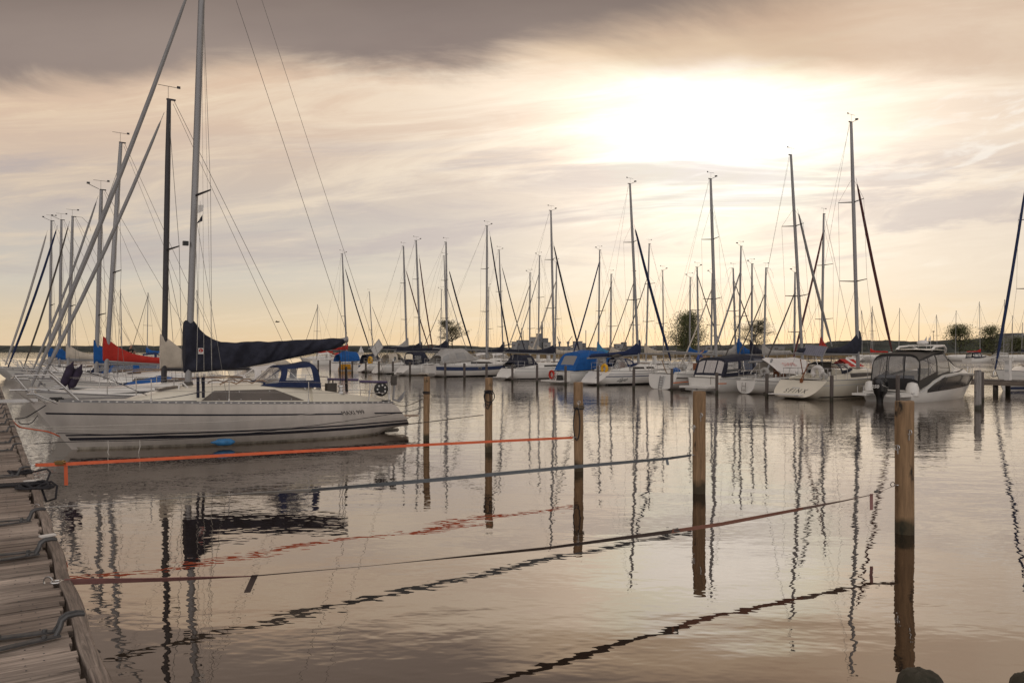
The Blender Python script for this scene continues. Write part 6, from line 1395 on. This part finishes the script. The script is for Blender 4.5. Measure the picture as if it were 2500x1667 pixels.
# ------------------------------------------------------------------ sky: Nishita behind high streaked cloud and a dark deck overhead
SUN_AZ, SUN_EL = radians(14.6), radians(16.0)
def sky():
    w = bpy.data.worlds.new('World'); scene.world = w; w.use_nodes = True; t = w.node_tree; L = t.links.new
    bg = t.nodes['Background']
    st = nd(t, 'ShaderNodeTexSky', sky_type='NISHITA', sun_disc=False, sun_elevation=SUN_EL, sun_rotation=SUN_AZ)
    sk = nd(t, 'ShaderNodeVectorMath', operation='SCALE'); sk.inputs['Scale'].default_value = .10; L(st.outputs[0], sk.inputs[0])
    tc = nd(t, 'ShaderNodeTexCoord'); sp = nd(t, 'ShaderNodeSeparateXYZ'); L(tc.outputs['Generated'], sp.inputs[0])
    def m(op, a, b=None, c=None, clamp=False):
        n = nd(t, 'ShaderNodeMath', operation=op, use_clamp=clamp)
        for i, v in enumerate((a, b, c)):
            if v is None: continue
            if isinstance(v, (int, float)): n.inputs[i].default_value = v
            else: L(v, n.inputs[i])
        return n.outputs[0]
    def comb(x, y, z):
        n = nd(t, 'ShaderNodeCombineXYZ')
        for i, v in enumerate((x, y, z)):
            if isinstance(v, (int, float)): n.inputs[i].default_value = v
            else: L(v, n.inputs[i])
        return n.outputs[0]
    def rng(a, lo, hi, o0=0., o1=1., smooth_=True):
        n = nd(t, 'ShaderNodeMapRange', interpolation_type='SMOOTHSTEP' if smooth_ else 'LINEAR'); L(a, n.inputs[0])
        for i, v in enumerate((lo, hi, o0, o1)): n.inputs[i+1].default_value = v
        return n.outputs[0]
    def noise(vec, scale, det, rough=.55, dist=0.):
        n = nd(t, 'ShaderNodeTexNoise', i_Scale=scale, i_Detail=det, i_Roughness=rough, i_Distortion=dist); L(vec, n.inputs['Vector']); return n.outputs['Fac']
    def mix(f, a, b, mode='MIX'):
        n = nd(t, 'ShaderNodeMixRGB', blend_type=mode)
        for i, v in enumerate((f, a, b)):
            if isinstance(v, (int, float)): n.inputs[i].default_value = v
            elif isinstance(v, tuple): n.inputs[i].default_value = v
            else: L(v, n.inputs[i])
        return n.outputs[0]
    x, y, z = sp.outputs[0], sp.outputs[1], sp.outputs[2]
    ay = m('MAXIMUM', m('ABSOLUTE', y), .22); zz = m('MAXIMUM', z, 0.)
    q = m('DIVIDE', zz, ay); p = m('DIVIDE', x, ay)      # slope up, slope across
    den = m('ADD', zz, .055)
    cl = comb(m('DIVIDE', x, den), m('DIVIDE', y, den), 0)          # a flat cloud sheet seen in perspective
    # clear-sky and thin haze colours by height
    rp = nd(t, 'ShaderNodeValToRGB'); e = rp.color_ramp.elements
    stops = [(0.0, rgb(228, 200, 162)), (.03, rgb(222, 200, 168)), (.09, rgb(206, 197, 184)), (.16, rgb(199, 187, 177)), (.22, rgb(208, 188, 170)), (.29, rgb(220, 191, 165)), (.36, rgb(226, 194, 163)), (1., rgb(150, 138, 130))]
    e[0].position, e[0].color = stops[0]; e[1].position, e[1].color = stops[1]
    for s_, c in stops[2:]: k = e.new(s_); k.color = c
    L(q, rp.inputs[0])
    base = mix(.92, sk.outputs[0], mix(m('MULTIPLY', rng(p, -.25, .30), rng(q, .0, .10, .10, .62)), rp.outputs[0], rgb(230, 212, 192)))
    # streaks
    n1 = noise(cl, .34, 7., .58, .6); n2 = noise(comb(m('MULTIPLY', p, 2.2), m('MULTIPLY', m('SUBTRACT', q, m('MULTIPLY', p, .10)), 15.), 3.3), 1.25, 9., .66, 1.0)
    n4 = noise(comb(m('MULTIPLY', p, 6.), m('MULTIPLY', m('SUBTRACT', q, m('MULTIPLY', p, .06)), 42.), 1.1), 1., 6., .65, .7)
    s1 = rng(n2, .42, .68); s3 = rng(n4, .48, .72)
    dotn = nd(t, 'ShaderNodeVectorMath', operation='DOT_PRODUCT'); L(tc.outputs['Generated'], dotn.inputs[0]); dotn.inputs[1].default_value = (sin(SUN_AZ)*cos(SUN_EL), cos(SUN_AZ)*cos(SUN_EL), sin(SUN_EL))
    dt = m('MAXIMUM', dotn.outputs['Value'], 0.)
    g1 = m('POWER', dt, 70.); g2 = m('POWER', dt, 9.); g3 = m('POWER', dt, 26.)
    litc = mix(g2, rgb(233, 212, 184), rgb(255, 243, 222))
    wisp = m('MULTIPLY', s1, rng(q, .03, .14, .35, .9)); c1 = mix(m('MULTIPLY', wisp, .62), base, litc)
    fine_ = m('MULTIPLY', m('MULTIPLY', s3, rng(q, .015, .08, .9, .55)), .5); c2 = mix(fine_, c1, mix(g2, rgb(240, 216, 182), rgb(255, 246, 230)))
    # glow of the hidden sun through the sheet
    gn = rng(n2, .25, .75, .70, 1.3)
    ell = m('POWER', 2.718, m('MULTIPLY', -1., m('ADD', m('POWER', m('DIVIDE', m('SUBTRACT', p, .265), .19), 2.), m('POWER', m('DIVIDE', m('SUBTRACT', q, .285), .075), 2.))))
    ell = m('MULTIPLY', ell, rng(y, 0., .2)); g1 = m('ADD', m('MULTIPLY', g1, .55), m('MULTIPLY', ell, .52))
    gw = m('MULTIPLY', m('ADD', m('ADD', m('MULTIPLY', g1, .40), m('MULTIPLY', g3, .13)), m('MULTIPLY', g2, .05)), m('MULTIPLY', gn, rng(q, .0, .15, .18, 1.)))
    c3 = mix(1., c2, mix(1., comb(gw, gw, gw), (1., .925, .84, 1), 'MULTIPLY'), 'ADD')
    c3 = mix(1., c3, (1.16, 1.12, 1.06, 1), 'DARKEN')
    dark1 = m('MULTIPLY', rng(noise(comb(m('MULTIPLY', p, 1.3), m('MULTIPLY', m('SUBTRACT', q, m('MULTIPLY', p, .07)), 10.), 8.), 1.6, 7., .62, .9), .44, .61), m('MULTIPLY', rng(q, .06, .13, 0., .66), rng(q, .23, .28, 1., .10)))
    c3 = mix(dark1, c3, mix(g2, rgb(180, 170, 169), rgb(218, 205, 198)))
    boost = m('MULTIPLY', m('MULTIPLY', m('MULTIPLY', ell, gn), m('SUBTRACT', 1., dark1)), .34); c3 = mix(1., c3, mix(1., comb(boost, boost, boost), (1., .86, .66, 1), 'MULTIPLY'), 'ADD')
    bright = m('MULTIPLY', rng(n4, .60, .80), m('MULTIPLY', rng(q, .05, .12), m('MULTIPLY', rng(n2, .40, .58), .72))); c3 = mix(bright, c3, mix(g2, rgb(238, 218, 190), (1.15, 1.08, .96, 1)))
    # dark deck overhead, its lower edge lifting to the right
    en = m('MULTIPLY', m('SUBTRACT', noise(comb(m('MULTIPLY', p, 1.6), m('MULTIPLY', q, 5.), 5.), 1.6, 7., .62, .7), .5), .13)
    n6 = noise(comb(m('MULTIPLY', p, 1.1), m('MULTIPLY', q, 3.2), 15.), 1.4, 5., .55, .4)
    # peach-lit underside of the deck right of centre, then the dark deck itself, drawing back towards the upper right
    pe = m('ADD', m('SUBTRACT', q, m('ADD', .338, m('MULTIPLY', m('SUBTRACT', n6, .5), .05))), m('MULTIPLY', en, .35))
    pk = m('MULTIPLY', rng(pe, -.020, .036), m('MULTIPLY', rng(p, -.12, .10), rng(p, .32, .62, 1., .60))); c3b = mix(m('MULTIPLY', pk, .93), c3, mix(rng(n6, .35, .65), rgb(204, 174, 148), rgb(232, 205, 174)))
    edge = m('ADD', m('ADD', .337, m('MULTIPLY', rng(p, -.65, 0., smooth_=False), .024)), m('MULTIPLY', rng(p, -.04, .46, smooth_=False), .10)); wid = m('ADD', .052, m('MULTIPLY', rng(p, -.2, .5), .045))
    dk = m('ADD', m('DIVIDE', m('ADD', m('SUBTRACT', q, edge), en), wid), .5, clamp=True); dk = rng(dk, 0., 1.)
    dn = rng(noise(comb(m('MULTIPLY', p, 1.2), m('MULTIPLY', q, 4.), 9.), 1.5, 5., .5), .3, .7)
    deckc = mix(dn, rgb(136, 122, 117), rgb(153, 138, 130)); deckc = mix(rng(p, .15, .55), deckc, rgb(196, 168, 146))
    deckc = mix(rng(q, .37, .56), deckc, rgb(92, 80, 74)); deckc = mix(rng(q, .7, 1.6), deckc, rgb(142, 131, 126))  # mostly unseen upper deck, darkened to deepen the near water's reflection
    # small broken cells catching light on the right
    n7 = noise(comb(m('MULTIPLY', p, 11.), m('MULTIPLY', m('SUBTRACT', q, m('MULTIPLY', p, .22)), 44.), 6.), 1., 5., .6, .5)
    cell = m('MULTIPLY', rng(n7, .46, .64), m('MULTIPLY', rng(p, .22, .40), m('MULTIPLY', rng(q, .19, .24), rng(q, .30, .35, 1., 0.))))
    c3b = mix(m('MULTIPLY', cell, .5), c3b, (1.06, 1.0, .90, 1))
    c4 = mix(m('MULTIPLY', dk, .97), c3b, deckc)
    # unseen sky behind the viewer, brightened as fill for the sides facing the viewer
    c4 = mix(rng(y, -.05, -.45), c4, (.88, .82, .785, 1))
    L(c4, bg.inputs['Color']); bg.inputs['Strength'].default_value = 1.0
sky()
sd = bpy.data.lights.new('sun', 'SUN'); sd.energy = .22; sd.angle = radians(130); sd.color = (1, .86, .68)
so = bpy.data.objects.new('sun', sd); link(so); so.rotation_euler = (radians(90)-SUN_EL, 0, pi-SUN_AZ)
# ------------------------------------------------------------------ camera and output
cd = bpy.data.cameras.new('camera'); cam = bpy.data.objects.new('camera', cd); link(cam)
cd.sensor_width = 36; cd.lens = 28.0; cd.clip_end = 20000; cd.clip_start = .05; cam.location = (0, 0, CH); cam.rotation_euler = (radians(90), 0, 0); cd.shift_y = 23.5/2500
scene.camera = cam
vs = scene.view_settings; vs.view_transform = 'Standard'; vs.look = 'None'; vs.exposure = 0; vs.gamma = 1
scene.cycles.max_bounces = 8; scene.cycles.transparent_max_bounces = 24; scene.cycles.use_denoising = True
scene.render.film_transparent = False
